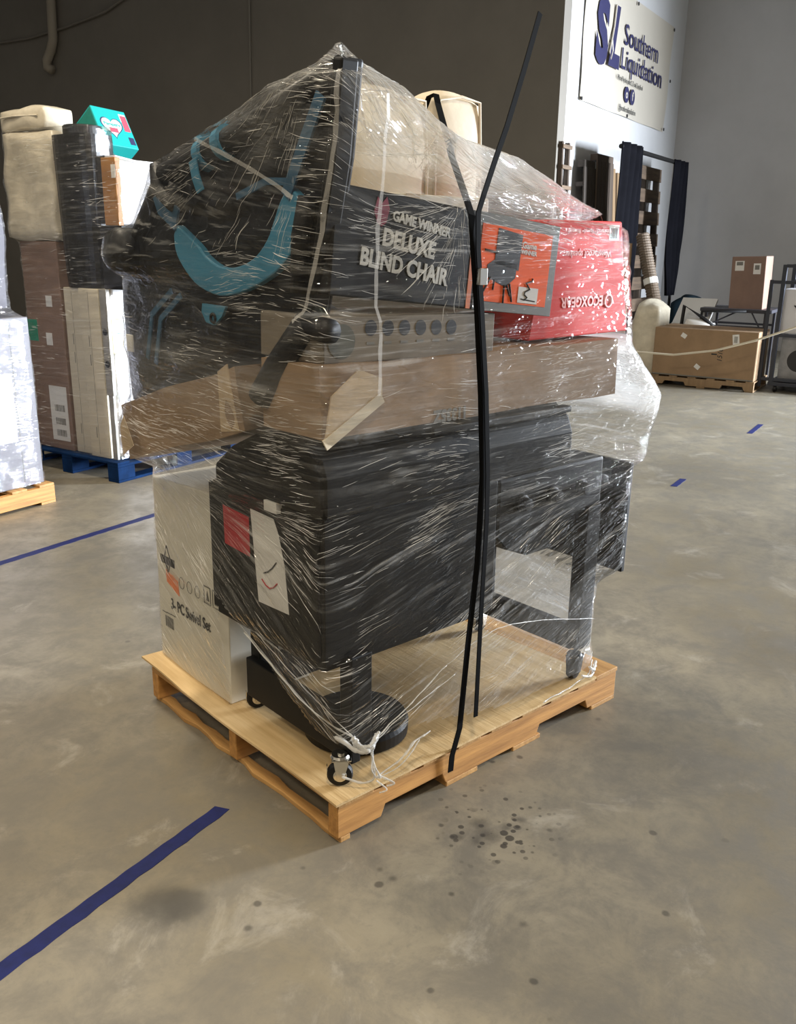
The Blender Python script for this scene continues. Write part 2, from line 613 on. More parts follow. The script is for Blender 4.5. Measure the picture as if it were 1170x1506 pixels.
def text_bm(s, size, o, ex, ey, align='LEFT', bold=0.0, squeeze=1.0, depth=0.0008, shear=0.0):
    """lettering on the plane (o, ex, ey), facing ex x ey"""
    c = bpy.data.curves.new('lettering', 'FONT')
    c.body = s
    c.size = size
    c.align_x = align
    c.offset = bold
    c.shear = shear
    c.extrude = depth
    c.resolution_u = 3
    to = bpy.data.objects.new('lettering', c)
    COL.objects.link(to)
    dg = bpy.context.evaluated_depsgraph_get()
    me = to.evaluated_get(dg).to_mesh()
    bm = B()
    bm.from_mesh(me)
    to.evaluated_get(dg).to_mesh_clear()
    bpy.data.objects.remove(to)
    bpy.data.curves.remove(c)
    ex, ey = Vector(ex).normalized(), Vector(ey).normalized()
    n = ex.cross(ey)
    m = Matrix((ex, ey, n)).transposed().to_4x4()
    m.translation = Vector(o)+n*depth
    for v in bm.verts:
        v.co.x *= squeeze
    bmesh.ops.transform(bm, matrix=m, verts=bm.verts[:])
    return bm


def join(bm, other):
    me = bpy.data.meshes.new('tmp')
    other.to_mesh(me)
    other.free()
    bm.from_mesh(me)
    bpy.data.meshes.remove(me)
    return bm


def copy_tree(o, parent=None):
    c = o.copy()
    COL.objects.link(c)
    if parent is not None:
        c.parent = parent
    for ch in list(o.children):
        copy_tree(ch, c)
    return c


def barcode(bm, o, ex, ey, w, h, n=14, t=0.0006, seed=1):
    rnd = random.Random(seed)
    x = 0
    o, ex, ey = Vector(o), Vector(ex), Vector(ey)
    while x < w:
        bw = rnd.choice((0.5, 1, 1.6))*w/n*0.5
        prism(bm, [(x, 0), (min(x+bw, w), 0), (min(x+bw, w), h), (x, h)], o, ex, ey, t)
        x += bw+rnd.choice((0.5, 1))*w/n*0.6
    return bm


LX, LY, LZ = Vector((1, 0, 0)), Vector((0, 1, 0)), Vector((0, 0, 1))

# ------------------------------------------------------------------ the hall
struct('floor', bx(-14, 13.6, -6.1, 16, -0.2, 0), 'floor', 'worn mottled grey concrete warehouse floor')
struct('wall_back', bx(8.74, 8.95, 3.16, 16.0, 0, 7), 'dark_wall', 'dark grey painted wall behind the wrapped pallets')
struct('wall_side', bx(8.95, 13.5, 3.16, 3.36, 0, 7), 'white_wall', 'white wall that carries the banner')
struct('wall_right', bx(13.5, 13.7, -6.0, 3.36, 0, 7), 'grey_wall', 'plain grey wall behind the table')
fb = bx(-14, 7.9, -6.3, -6.1, 0, 7)
box(fb, 11.3, 13.7, -6.3, -6.1, 0, 7)
box(fb, 7.9, 11.3, -6.3, -6.1, 3.6, 7)
struct('wall_front', fb, 'dark_wall', 'hall wall with the dock door opening')
struct('wall_rear', bx(-14.2, -14, -6.1, 16, 0, 7), 'dark_wall', 'rear wall of the hall')
struct('wall_left', bx(-14, 8.95, 16, 16.2, 0, 7), 'dark_wall', 'left wall of the hall')
struct('ceiling', bx(-14.2, 13.7, -6.3, 16.2, 7, 7.1), 'ceiling', 'roof deck of the hall')

# pipe and cable on the dark wall
bm = B()
px, py = 8.66, 11.63
tube(bm, [(px, py-.02, 6.6), (px, py, 5.0), (px, py+.03, 4.5), (px, py+.10, 4.36), (px, py+.22, 4.22), (px, py+.22, 4.12), (px, py+.12, 4.08)], 0.07, 14)
p = thing('wall_pipe', 'bent beige pipe stub on the dark wall, high at upper left', 'pipe', (px, py, 4.08))
for v in bm.verts:
    v.co -= Vector((px, py, 4.08))
obj('pipe', bm, 'pipe', p, smooth=True)
bm = tube(B(), [(0, -.02, 1.9), (0, -.015, 1.0), (0, 0, 0)], 0.008, 8)
obj('clip', bx(-.012, .05, -.02, .02, .6, .63), 'grey_metal', p)
o = obj('wall_cable', tube(B(), [(8.72, 7.66, 6.9), (8.72, 7.69, 4.6), (8.72, 7.73, 2.6), (8.72, 7.72, 1.4)], 0.012, 8), 'cable')
props(o, 'thin grey cable running straight down the dark wall', 'cable')
o = obj('wall_cable', tube(B(), [(8.71, 15.9, 5.0)]+[(8.71, 15.9-k*0.9, 5.0-0.32*math.sin(k*0.5)-0.03*k) for k in range(1, 7)]+[(8.71, 8.2, 5.5), (8.71, 6.2, 5.8)], 0.02, 8), 'dark_wall')
props(o, 'thin dark cable sagging across the dark wall above the pallets', 'cable')

# blue floor tape
TG = 'strips of blue floor tape'


def tape(x0, x1, y, w, label, skew=0.0, torn=0.006):
    bm = B()
    n = max(4, int((x1-x0)/0.04))
    a, b = [], []
    for i in range(n+1):
        x = x0+(x1-x0)*i/n
        j = torn*0.35*math.sin(i*2.3)
        yy = y+skew*i/n
        e = torn if i in (0, n) else 0
        a.append(bm.verts.new((x+e, yy-w/2+j, 0.0012)))
        b.append(bm.verts.new((x-e, yy+w/2+j*.6, 0.0012)))
    for i in range(n):
        bm.faces.new((a[i], a[i+1], b[i+1], b[i]))
    r = bmesh.ops.extrude_face_region(bm, geom=bm.faces[:])
    for v in r['geom']:
        if isinstance(v, bmesh.types.BMVert):
            v.co.z = 0.0002
    o = obj('floor_tape', bm, 'bluetape')
    props(o, label, 'tape', TG)


tape(-1.5, -0.045, 0.360, 0.044, 'long blue floor tape strip ending in front of the pallet, beside the oil stain')
tape(-0.6, 2.6, 2.610, 0.050, 'blue floor tape strip running behind the white swivel set carton', -0.02)
tape(4.20, 4.44, 0.288, 0.042, 'short blue floor tape piece nearer to the wrapped load')
tape(6.36, 6.86, 0.241, 0.044, 'short blue floor tape piece farther off, in front of the brown long carton')

# ------------------------------------------------------------------ main pallet
pal = thing('wooden_pallet', 'yellow pine stringer pallet under the tall wrapped load', 'pallet', (0, 0, 0), True)
ST = [(0, 0.0), (1.22, 0.0)]


def stringer(y0, y1):
    z0, z1 = 0.016, 0.108
    pr = [(0, z0), (0.15, z0), (0.165, z0+.034), (0.38, z0+.034), (0.395, z0), (0.80, z0), (0.815, z0+.034), (1.05, z0+.034), (1.065, z0), (1.22, z0), (1.22, z1), (0, z1)]
    return prism(B(), pr, (0, y1, 0), LX, LZ, y1-y0)


for y0 in (0.0, 0.49, 0.98):
    obj('stringer', stringer(y0, y0+0.04), 'pine', pal, 0.003)
for i, x in enumerate((0, 0.16, 0.30, 0.44, 0.58, 0.72, 0.86, 1.0, 1.10)):
    w = 0.12 if x in (0, 1.10) else 0.095
    obj('deck_board', bx(x, x+w, -0.004, 1.02, 0.1082, 0.1235), 'pine_y', pal, 0.002)
for x in (0.0, 0.40, 0.69, 1.09):
    w = 0.042 if x == 0 else 0.13
    bm = bx(x, x+w, 0, 1.02, 0, 0.0158)
    bmesh.ops.subdivide_edges(bm, edges=[e for e in bm.edges if abs(e.verts[0].co.y-e.verts[1].co.y) > .5], cuts=14)
    for v in bm.verts:
        if x == 0 and v.co.x < 0.01:
            v.co.x += 0.010+0.014*noise.noise(Vector((v.co.y*9, 1, 2)))
        elif x == 0:
            v.co.x += 0.012*noise.noise(Vector((v.co.y*13, 5, 2)))
    obj('bottom_board', bm, 'pine_y', pal, 0.002)

# plywood sheet with a lifted corner
bm = bmesh.new()
bmesh.ops.create_grid(bm, x_segments=24, y_segments=24, size=0.5)
for v in bm.verts:
    x = (v.co.x+.5)*1.10-0.012
    y = (v.co.y+.5)*1.075-0.012
    v.co = (x, y, 0.131)
    c = max(0, (y-0.80))*max(0, 0.45-x)
    v.co.z += 0.34*c*0.5
    v.co.x += 0.004*math.sin(y*9)
    if x < .02:
        v.co.z += 0.003*noise.noise(Vector((y*6, 3, 1)))
r = bmesh.ops.extrude_face_region(bm, geom=bm.faces[:])
for v in r['geom']:
    if isinstance(v, bmesh.types.BMVert):
        v.co.z -= 0.007
t = thing('plywood_sheet', 'tan plywood sheet lying on the pine pallet under the load', 'plywood', (0, 0, 0), True)
obj('sheet', bm, 'ply', t)
ZD = 0.1315

# white carton
wc = thing('white_carton', 'tall white carton printed 3- PC Swivel Set on the left side of the pallet', 'carton', (0.06, 0.61, ZD), True)
LEAN = Matrix.Shear('XY', 4, (0, 0))
bm = bx(0, 0.30, 0, 0.445, 0, 0.645)
for v in bm.verts:
    if v.co.z > .5:
        v.co.y -= 0.012
        v.co.z += 0.025*(1-v.co.y/.445)
obj('body', bm, 'white_card', wc, 0.004)
bm = prism(B(), [(0, 0), (.30, 0), (.285, .05), (.02, .055)], (0, 0.02, .672), LX, LY, 0.003)
obj('flap', bm, 'white_card', wc)
LF = (-LY, LZ)       # lettering axes of a face that looks towards -X
FF = (LX, LZ)        # lettering axes of a face that looks towards -Y


def wcp(y, z):
    return Vector((-0.0005, y-0.61, z-ZD))


obj('lettering', text_bm('3- PC Swivel Set', 0.054, wcp(0.965, 0.340), *LF, bold=0.0008, squeeze=0.70), 'ink', wc)
bm = text_bm('SIX  CHAIRS', 0.04, wcp(0.89, 0.425), *LF, squeeze=0.7)
bm.free()
bm = B()
for (y, z) in ((0.745, 0.43), (0.693, 0.43)):
    for (a0, a1, b0, b1) in ((0, .042, 0, .004), (0, .042, .056, .06), (0, .004, 0, .06), (.038, .042, 0, .06)):
        prism(bm, [(a0, b0), (a1, b0), (a1, b1), (a0, b1)], wcp(y, z), -LY, LZ, 0.0008)
    prism(bm, [(.012, .012), (.032, .012), (.022, .045)], wcp(y, z), -LY, LZ, 0.0008)
for k in range(3):
    yy = 0.885-0.05*k
    tube(bm, [wcp(yy+.016*math.cos(q*PI/5), 0.452+.02*math.sin(q*PI/5)) for q in range(10)], 0.0014, 4, closed=True)
obj('symbols', bm, 'inkg', wc)
# maker's emblem: a peak over a name bar
bm = B()
prism(bm, [(0, .0), (.094, .0), (.094, .028), (0, .028)], wcp(1.020, 0.490), -LY, LZ, 0.0008)
for a, b in (((0.99, .518), (.975, .557)), ((.975, .557), (.955, .518)), ((.985, .49), (.975, .465)), ((.96, .49), (.97, .465)), ((.975, .49), (.972, .46))):
    tube(bm, [wcp(*a), wcp(*b)], 0.0022, 5)
obj('emblem', bm, 'ink', wc)
obj('sticker', prism(B(), [(0, .026), (.080, .004), (.084, -.046), (.004, -.016)], wcp(0.988, 0.446), -LY, LZ, 0.0012), 'orange_st', wc, label='small orange sticker')
bm = barcode(B(), wcp(1.012, 0.262), -LY, LZ, 0.055, 0.04, 12, 0.0008)
for k in range(3):
    prism(bm, [(0, 0), (.03, 0), (.03, .004), (0, .004)], wcp(1.03-.03*k, .31+.002*k), -LY, LZ, 0.0008)
obj('barcode', bm, 'inkg', wc)

# black griddle cart
CL = 'black steel griddle cart standing on casters on the plywood'
gc = thing('griddle_cart', CL, 'griddle', (0, 0, ZD), True)
Z = -ZD
obj('cabinet', bx(0.0, 0.62, 0.05, 0.56, 0.475+Z, 0.875+Z), 'black', gc, 0.006)
obj('side_panel', bx(-0.008, -0.0003, 0.06, 0.565, 0.50+Z, 0.87+Z), 'black', gc, 0.002)
obj('firebox', bx(0.62, 1.12, 0.05, 0.52, 0.70+Z, 0.875+Z), 'black', gc, 0.012)
bm = B()
prism(bm, [(0.64, .70), (.70, .64), (.80, .60), (.94, .60), (1.02, .64), (1.08, .70)], (0, .46, Z), LX, LZ, 0.38)
obj('grease_tray', bm, 'black_soft', gc, 0.006)
bm = B()
for (ky, kz) in ((0.30, 0.0),):
    pass
for kx in (0.72, 0.86, 1.0):
    kb = lathe(B(), [(0.026, 0), (0.026, 0.012), (0.020, 0.016), (0.018, 0.034), (0.0, 0.036)], (kx, 0.05, 0.79+Z), (0, -1, 0), 20)
    obj('knob', kb, 'black_soft', gc, smooth=False)
# hood over the griddle plate
prof = [(0.0, .0), (0.0, .10), (.02, .15), (.07, .182), (.14, .19), (.28, .168), (.40, .115), (.49, .05), (.49, 0)]
obj('hood', prism(B(), [(-y, z) for y, z in prof], (-0.02, 0.02, .882+Z), -LY, LZ, -0.93), 'black', gc, 0.012)
obj('hood_lip', bx(0.30, 0.85, -.012, 0.02, 1.052+Z, 1.070+Z), 'black_soft', gc, 0.004)
LEGS = ((0.072, 0.03, 0.225, 0.50), (0.10, 0.50, 0.225, 0.50), (1.035, 0.035, 0.225, 0.72), (1.035, 0.47, 0.225, 0.72))
for (x, y, a, b) in LEGS:
    obj('leg', bx(x, x+.068, y, y+.05, a+Z, b+Z), 'black', gc, 0.003)
obj('base_rail', bx(0.076, 0.106, 0.035, 0.54, 0.190+Z, 0.315+Z), 'black', gc, 0.003)
obj('base_rail', bx(1.04, 1.07, 0.07, 0.50, 0.215+Z, 0.30+Z), 'black', gc, 0.003)
obj('base_rail', bx(0.12, 1.04, 0.505, 0.535, 0.205+Z, 0.305+Z), 'black', gc, 0.003)
# folded side shelf hanging at the right
obj('side_shelf', bx(1.238, 1.258, 0.03, 0.46, 0.455+Z, 0.835+Z), 'black', gc, 0.004)
for y in (0.10, 0.36):
    bm = bx(1.12, 1.24, y, y+.03, 0.77+Z, 0.80+Z)
    obj('shelf_bracket', bm, 'black_soft', gc, 0.003)


def caster(x, y, rz, ch, steer=0.6):
    c = bpy.data.objects.new('caster', None)
    COL.objects.link(c)
    c.parent = gc
    c.matrix_local = Matrix.Translation((x, y, 0)) @ Matrix.Rotation(rz, 4, 'Z')
    bm = lathe(B(), [(0.019, -.014), (0.031, -.012), (0.0345, -.006), (0.0345, .006), (0.031, .012), (0.019, .014)], (0, 0, .035), (0, 1, 0), 30)
    obj('wheel', bm, 'black_soft', c)
    bm = lathe(B(), [(0.012, -.0155), (0.018, -.0145), (0.018, .0145), (0.012, .0155)], (0, 0, .035), (0, 1, 0), 24)
    obj('hub', bm, ch, c)
    bm = B()
    for s in (-1, 1):
        prism(bm, [(-.008, .026), (.008, .026), (.022, .072), (.022, .083), (-.016, .083), (-.016, .072)], (0, .020*s+(0.003 if s > 0 else 0), 0), LX, LZ, 0.003)
    box(bm, -.022, .030, -.022, .022, .080, .0845)
    obj('fork', bm, ch, c, 0.001)
    bm = cyl(B(), (0.004, 0, .0845), (0.004, 0, .098), .010, n=14)
    lathe(bm, [(0.022, .083), (0.026, .087), (0.022, .093)], n=24)
    obj('swivel', bm, ch, c)
    bm = prism(B(), [(-.006, 0), (.006, 0), (.010, -.035), (-.004, -.04)], (-.035, .0, .06), LY, LZ, 0.002)
    obj('brake', bm, ch, c)


caster(0.052, 0.055, -0.65, 'chrome')
caster(0.115, 0.545, -0.4, 'chrome')
caster(1.02, 0.035, 0.2, 'black_soft')
caster(1.06, 0.50, 0.2, 'chrome')
bm = B()
for v_ in ((0.485, 0.815), (0.36, 0.83), (0.362, 0.70), (0.487, 0.715)):
    pass
obj('red_tag', prism(B(), [(-.490, .700), (-.361, .690), (-.361, .815), (-.492, .822)], (-0.0092, 0, Z), -LY, LZ, 0.001) if False else
    prism(B(), [(-.487, .708), (-.361, .702), (-.361, .812), (-.490, .818)], (-0.0085, 0, Z), -LY, LZ, 0.001), 'red_tag', gc, label='dark red tag on the cabinet side')
bm = prism(B(), [(-.325, .585), (-.185, .592), (-.20, .72), (-.225, .80), (-.245, .835), (-.352, .838)], (-0.0085, 0, Z), -LY, LZ, 0.001)
obj('paper_note', bm, 'paper', gc, label='white paper note on the cabinet side')
bm = B()
tube(bm, [(-.0105, .295-.02*k, .675+Z+.012*k-.003*k*(2-k)) for k in range(4)], 0.002, 5)
obj('pen_mark', bm, 'ink', gc)
bm = tube(B(), [(-.0105, .305-.018*k, .655+Z-.010*math.sin(k/4*PI)*2+.002*k) for k in range(5)], 0.002, 5)
obj('pen_mark', bm, 'red_tag', gc, label='red pen stroke on the paper note')
bm = soft_box(-.022, -.005, .215, .268, .855+Z, .882+Z, 4, .004)
obj('white_clip', bm, 'paper', gc, label='white plastic tab at the top of the cabinet side')

# round black base under the cart
rb = thing('round_base', 'thick round black base plate on the plywood beneath the griddle cart', 'base', (0.262, 0.245, ZD), True)
obj('plate', lathe(B(), [(0.138, 0), (0.152, 0.006), (0.154, 0.040), (0.147, 0.052), (0.035, 0.058)], n=56), 'black_soft', rb)
obj('socket', cyl(B(), (0, 0, .056), (0, 0, .11), .028, .022), 'black_soft', rb)


# ------------------------------------------------------------------ boxes stacked on the cart
def rotx(d):
    return Matrix.Rotation(math.radians(d), 4, 'X')


def roty(d):
    return Matrix.Rotation(math.radians(d), 4, 'Y')


cA = thing('cardboard_box', 'sagging brown cardboard box sticking out low on the left of the load', 'box', (0.42, 0.66, 0.955), True, rotx(-16.5))
obj('body', soft_box(-.45, .45, -.36, .36, 0, .165, 10, .018, 3, fr=3.2), 'card_d', cA, smooth=False)
obj('shipping_label', prism(B(), [(.345, .015), (.26, .035), (.29, .13), (.33, .10)], (-.474, 0, 0), LY, LZ, 0.0015), 'card_l', cA, label='pale paper label near the sagging end')
obj('flap', prism(B(), [(0, 0), (.09, .01), (.05, .16), (0, .17)], (-.462, -.335, .0), LY, LZ, .004), 'card_l', cA)

cB = thing('cardboard_box', 'long light brown cardboard box across the front of the load, below the red box', 'box', (-0.03, 0.0, 1.078), True)
obj('body', soft_box(0, 1.12, 0.015, 0.25, 0, .165, 10, .008, 5, fr=4), 'card', cB)
obj('flap', prism(B(), [(.0, -.008), (.17, .085), (.17, .13), (.10, .155), (.02, .10)], (0, .004, 0), LX, LZ, .004), 'card_l', cB, label='bright folded flap with a pointed corner')
obj('flap_edge', band(B(), [(.0, 0, -.008), (.17, 0, .085)], LZ, .026, .004), 'kraft_edge', cB)
bm = text_bm('11335Z', 0.042, (.47, .012, .03), -LX, -LZ, squeeze=0.9, bold=0.002)
bmesh.ops.reverse_faces(bm, faces=bm.faces[:])
obj('stamp', bm, 'inkg', cB)

hb = thing('hole_box', 'grey brown box printed with a row of round dark spots, below the black box', 'box', (-0.01, 0.03, 1.246), True, roty(1.2))
obj('body', bx(0, 0.56, 0, 0.25, 0, 0.105), 'card_g', hb, 0.004)
for k in range(6):
    x = 0.137+0.0525*k
    bm = lathe(B(), [(0.017, 0), (0.018, 0.0012)], (x, 0.0, 0.078-.001*k), (0, -1, 0), 20)
    obj('round_print', bm, 'ink', hb)
    obj('caption', bx(x-.012, x+.012, -.001, 0, .04, .046), 'inkg', hb)
obj('side_print', lathe(B(), [(0.038, 0), (0.039, .001)], (0.052, -.0002, 0.05), (0, -1, 0), 24), 'border', hb, label='dark olive round print at the left end')

# black blind chair box, tilted
TX = 5.6
db = thing('black_chair_box', 'black box lettered DELUXE BLIND CHAIR with an orange panel, tilted to the right', 'box', (0.0, 0.02, 1.398), True, roty(TX))
TF = (Vector((1, 0, -.09)), Vector((.09, 0, 1)))
BW, BH, BD = 0.765, 0.235, 0.050
obj('body', bx(0, BW, 0, BD, 0, BH), 'black_card', db, 0.004)
obj('panel_border', bx(0.452, BW+.001, -0.0012, BD+.0012, -.0012, BH+.001), 'border', db, 0.001, label='olive grey border round the orange panel')
obj('orange_panel', bx(0.462, BW-.028, -0.0026, -0.0010, 0.022, BH-.026), 'orange', db, label='orange picture panel')
obj('orange_edge', bx(0.430, 0.445, -0.0012, 0, 0.0, BH-.04), 'orange_st', db)
obj('lettering', text_bm('DELUXE', 0.052, (0.222, -.0003, 0.115), *TF, align='CENTER', bold=0.002, squeeze=0.88), 'inkw', db)
obj('lettering', text_bm('BLIND CHAIR', 0.052, (0.216, -.0003, 0.062), *TF, align='CENTER', bold=0.002, squeeze=0.88), 'inkw', db)
obj('lettering', text_bm('GAME WINNER', 0.030, (0.165, -.0003, 0.178), *TF, bold=0.0012, squeeze=0.9), 'inkw', db)
obj('emblem', prism(B(), [(0, .03), (.012, .005), (.025, 0), (.038, .01), (.045, .04), (.035, .065), (.022, .05), (.008, .062)], (0.11, 0, .160), LX, LZ, .001), 'maroon', db, label='dark red emblem')
# chair picture
bm = B()
o3 = (0.462, -.0026, .022)
prism(bm, [(.055, .095), (.150, .085), (.153, .175), (.058, .182)], o3, LX, LZ, .0012)
prism(bm, [(.030, .060), (.040, .058), (.105, .040), (.140, .066), (.142, .100), (.055, .105), (.030, .090)], o3, LX, LZ, .0012)
for a, b in (((.045, .06), (.02, .02)), ((.06, .055), (.058, .03)), ((.11, .045), (.125, .02)), ((.12, .05), (.135, .005)), ((.10, .045), (.102, .0)), ((.015, .125), (.06, .122))):
    tube(bm, [Vector(o3)+Vector((a[0], -.001, a[1])), Vector(o3)+Vector((b[0], -.001, b[1]))], .0028, 6)
obj('chair_picture', bm, 'black_card', db)
bm = text_bm('Game', 0.024, (0.645, -.0028, 0.165), *FF, align='CENTER', bold=.0005)
join(bm, text_bm('WINNER', 0.016, (0.645, -.0028, 0.150), *FF, align='CENTER', bold=.0005))
obj('lettering', bm, 'inkw', db)
obj('price_patch', bx(0.620, 0.700, -.0040, -.0028, .027, .068), 'inkw', db, label='small grey white patch with a scrawl')
bm = B()
tube(bm, [(0.645+.010*math.sin(k*1.9)*(1 if k < 6 else 1.4)+.0025*k, -.0045, .035+.0072*k) for k in range(9)], .0022, 5)
tube(bm, [(0.632, -.0045, .037), (.69, -.0045, .034)], .0015, 5)
obj('scrawl', bm, 'ink', db)

# red box upside down
rd = thing('red_box', 'red speaker box standing upside down at the right end of the load', 'box', (0.745, 0.076, 1.252), True, roty(-0.6))
bm = bx(0, 0.475, 0, 0.22, 0, 0.325)
for v in bm.verts:
    if v.co.z > .2:
        v.co.x += .06 if v.co.x < .1 else -.07
obj('body', bm, 'red', rd, 0.004)
RF = (-LX, -LZ)


def redtext(s, size, x, z, m, **k):
    b = text_bm(s, size, (x, -.0006, z), *RF, **k)
    obj('lettering', b, m, rd)


redtext('ECOXGEAR', 0.040, 0.335, 0.112, 'inkp', bold=.0012, squeeze=0.95)
redtext('Waterproof speaker', 0.028, 0.36, 0.242, 'inkp', squeeze=0.95)
redtext('Waterproof \u2022 Rugged \u2022 Bluetooth', 0.017, 0.355, 0.302, 'inkp', bold=.0003, squeeze=0.9)
bm = B()
tube(bm, [(0.362+.018*math.cos(q*PI/8), -.001, 0.096+.018*math.sin(q*PI/8)) for q in range(16)], .004, 5, closed=True)
obj('emblem', bm, 'inkp', rd)
obj('price_label', bx(0.345, 0.392, -.0012, 0, .272, .315), 'paper', rd)
obj('price_bars', barcode(B(), (0.350, -.0014, .276), LX, LZ, .036, .030, 7, .0006, 4), 'inkg', rd)

# ivory cushions
for (x0, x1, zt, s, lab) in ((0.44, 0.775, 1.925, 1, 'ivory cushion behind the wrap peak, the left one of the pair'), (0.795, 1.01, 1.945, 2, 'ivory upright cushion on top of the load, the right one of the pair')):
    t = thing('cushion', lab, 'cushion', (x0, 0.53, 1.42), True, group='ivory cushions on top')
    obj('pad', soft_box(0, x1-x0, 0, 0.17, 0, zt-1.42, 9, .007, s, .02, 6, .35), 'ivory', t, smooth=True)
    w = x1-x0
    obj('piping', tube(B(), [(0.012, .0, .06), (0.006, .0, (zt-1.42)*.6), (.02, .0, zt-1.42-.02), (w/2, -.005, zt-1.42-.004), (w-.02, 0, zt-1.42-.012), (w-.006, 0, (zt-1.42)*.6), (w-.012, 0, .06)], .005, 6), 'ivory', t, smooth=True)
t = thing('ivory_carton', 'ivory carton deep in the load between the cushions and the black box', 'carton', (0.16, 0.26, 1.42), True)
obj('body', bx(0, .60, 0, .22, 0, .215), 'cream_card', t, .006)
obj('tape', bx(.28, .33, -.001, 0, 0, .215), 'card_l', t)

# black carrier with blue rim, leaning at the left end
kc = thing('padded_carrier', 'black framed carrier with a blue horseshoe rim at the left end of the load', 'carrier', (0.0, 0.0, 1.06), True)
kz = -1.06
out = [(-.03, 1.868), (0.0, 1.68), (.10, 1.31), (.36, 1.24), (.75, 1.28), (1.0, 1.40), (1.01, 1.47), (0.93, 1.56), (.80, 1.70), (.55, 1.745), (.30, 1.81)]
obj('shell', prism(B(), [(-y, z+kz) for y, z in out], (0.065, 0, 0), -LY, LZ, -0.075) if False else prism(B(), [(-y, z+kz) for y, z in out], (0.060, 0, 0), -LY, LZ, 0.045), 'black_card', kc, .008)
# front frame strip, peak to foot
bm = band(B(), [(0.010, -.030, 1.862+kz), (0.014, 0.0, 1.68+kz), (0.014, .095, 1.32+kz)], LX, .046, .03)
obj('front_frame', bm, 'black', kc, .005)
bm = tube(B(), [(0.02, -.01, 1.85+kz), (0.015, .25, 1.775+kz), (.01, .52, 1.715+kz), (.01, .74, 1.68+kz), (.01, .83, 1.60+kz), (.01, .92, 1.52+kz)], [.025, .034, .032, .028, .026, .025], 12)
obj('top_tube', bm, 'black_soft', kc, smooth=True)
for y, z in ((.43, 1.735), (.52, 1.715)):
    obj('blue_band', tube(B(), [(.010, y-.014, z+.004+kz), (.010, y+.014, z-.004+kz)], .040, 16), 'blue', kc)
obj('strap_tail', band(B(), [(-.028, .53, 1.70+kz), (-.03, .515, 1.66+kz), (-.024, .505, 1.625+kz)], LY, .035, .004), 'blue', kc)
obj('end_pad', lathe(B(), [(.01, -.05), (.055, -.045), (.068, -.02), (.068, .03), (.05, .05)], (0.0, 1.0, 1.475+kz), (1, 0, 0), 30), 'black_soft', kc, smooth=True)
obj('side_loop', tube(B(), [(.0, .77, 1.70+kz), (-.012, .75, 1.64+kz), (-.012, .68, 1.60+kz), (-.005, .66, 1.65+kz)], .02, 10), 'black_soft', kc, smooth=True)
# horseshoe rim
def spl2(pts, n=33):
    P = [Vector((a, b)) for a, b in pts]
    r_ = []
    for k in range(n):
        f_ = k/(n-1)*(len(P)-1)
        j = min(int(f_), len(P)-2)
        u = f_-j
        p0, p1, p2, p3 = P[max(j-1, 0)], P[j], P[j+1], P[min(j+2, len(P)-1)]
        r_.append(0.5*((2*p1)+(p2-p0)*u+(2*p0-5*p1+4*p2-p3)*u*u+(3*p1-p0-3*p2+p3)*u*u*u))
    return r_


o1 = spl2([(0.69, 1.523), (0.684, 1.48), (0.645, 1.437), (0.577, 1.396), (0.476, 1.375), (0.379, 1.385), (0.272, 1.416), (0.186, 1.457), (0.118, 1.517), (0.099, 1.563), (0.115, 1.603)])
i1 = spl2([(0.668, 1.548), (0.567, 1.498), (0.525, 1.469), (0.454, 1.446), (0.374, 1.449), (0.298, 1.473), (0.244, 1.514), (0.214, 1.558), (0.194, 1.59), (0.174, 1.611), (0.15, 1.625)])
poly_b = B()
va = [poly_b.verts.new((-0.002, x, z+kz)) for x, z in o1]
vb = [poly_b.verts.new((-0.002, x, z+kz)) for x, z in i1]
for k in range(32):
    poly_b.faces.new((va[k], va[k+1], vb[k+1], vb[k]))
r = bmesh.ops.extrude_face_region(poly_b, geom=poly_b.faces[:])
for v in r['geom']:
    if isinstance(v, bmesh.types.BMVert):
        v.co.x += 0.022
for v in poly_b.verts:
    v.co.x -= 0.004
rim = obj('blue_rim', poly_b, 'blue', kc, .004, label='blue horseshoe shaped rim')
obj('blue_tab', prism(B(), [(-.545, 1.352), (-.43, 1.350), (-.45, 1.325), (-.49, 1.300), (-.53, 1.305), (-.55, 1.33)], (-0.004, 0, kz), -LY, LZ, .008), 'blue', kc)
obj('tab_eyelet', tube(B(), [(-.014, .49+.011*math.cos(q*PI/6), 1.318+kz+.011*math.sin(q*PI/6)) for q in range(12)], .004, 6, closed=True), 'black_soft', kc)
obj('rim_arm', band(B(), [(-.006, .165, 1.605+kz), (-.008, .125, 1.66+kz), (-.008, .085, 1.72+kz), (-.004, .035, 1.80+kz)], LY, .034, .006), 'bluedk', kc)
obj('rim_arm', band(B(), [(-.008, .66, 1.56+kz), (-.008, .74, 1.60+kz), (-.004, .78, 1.66+kz)], LY, .06, .006), 'bluedk', kc)
obj('inner_band', band(B(), [(-.004, .14, 1.635+kz), (-.006, .24, 1.64+kz), (-.004, .37, 1.610+kz)], LZ, .016, .006), 'bluedk', kc)
obj('foot_tube', tube(B(), [(-.01, .085, 1.335+kz), (-.02, .19, 1.225+kz), (-.028, .25, 1.145+kz)], [.032, .034, .036], 14), 'black_soft', kc, smooth=True)
obj('foot_tube', tube(B(), [(.0, .10, 1.33+kz), (-.01, .05, 1.325+kz), (-.015, -.005, 1.322+kz)], .028, 12), 'black_soft', kc, smooth=True)
obj('lower_bar', tube(B(), [(-.006, .12, 1.40+kz), (-.008, .11, 1.52+kz), (-.006, .085, 1.60+kz)], .022, 10), 'black_soft', kc, smooth=True)

def ss0(x, a, b):
    t_ = min(1, max(0, (x-a)/(b-a)))
    return t_*t_*(3-2*t_)


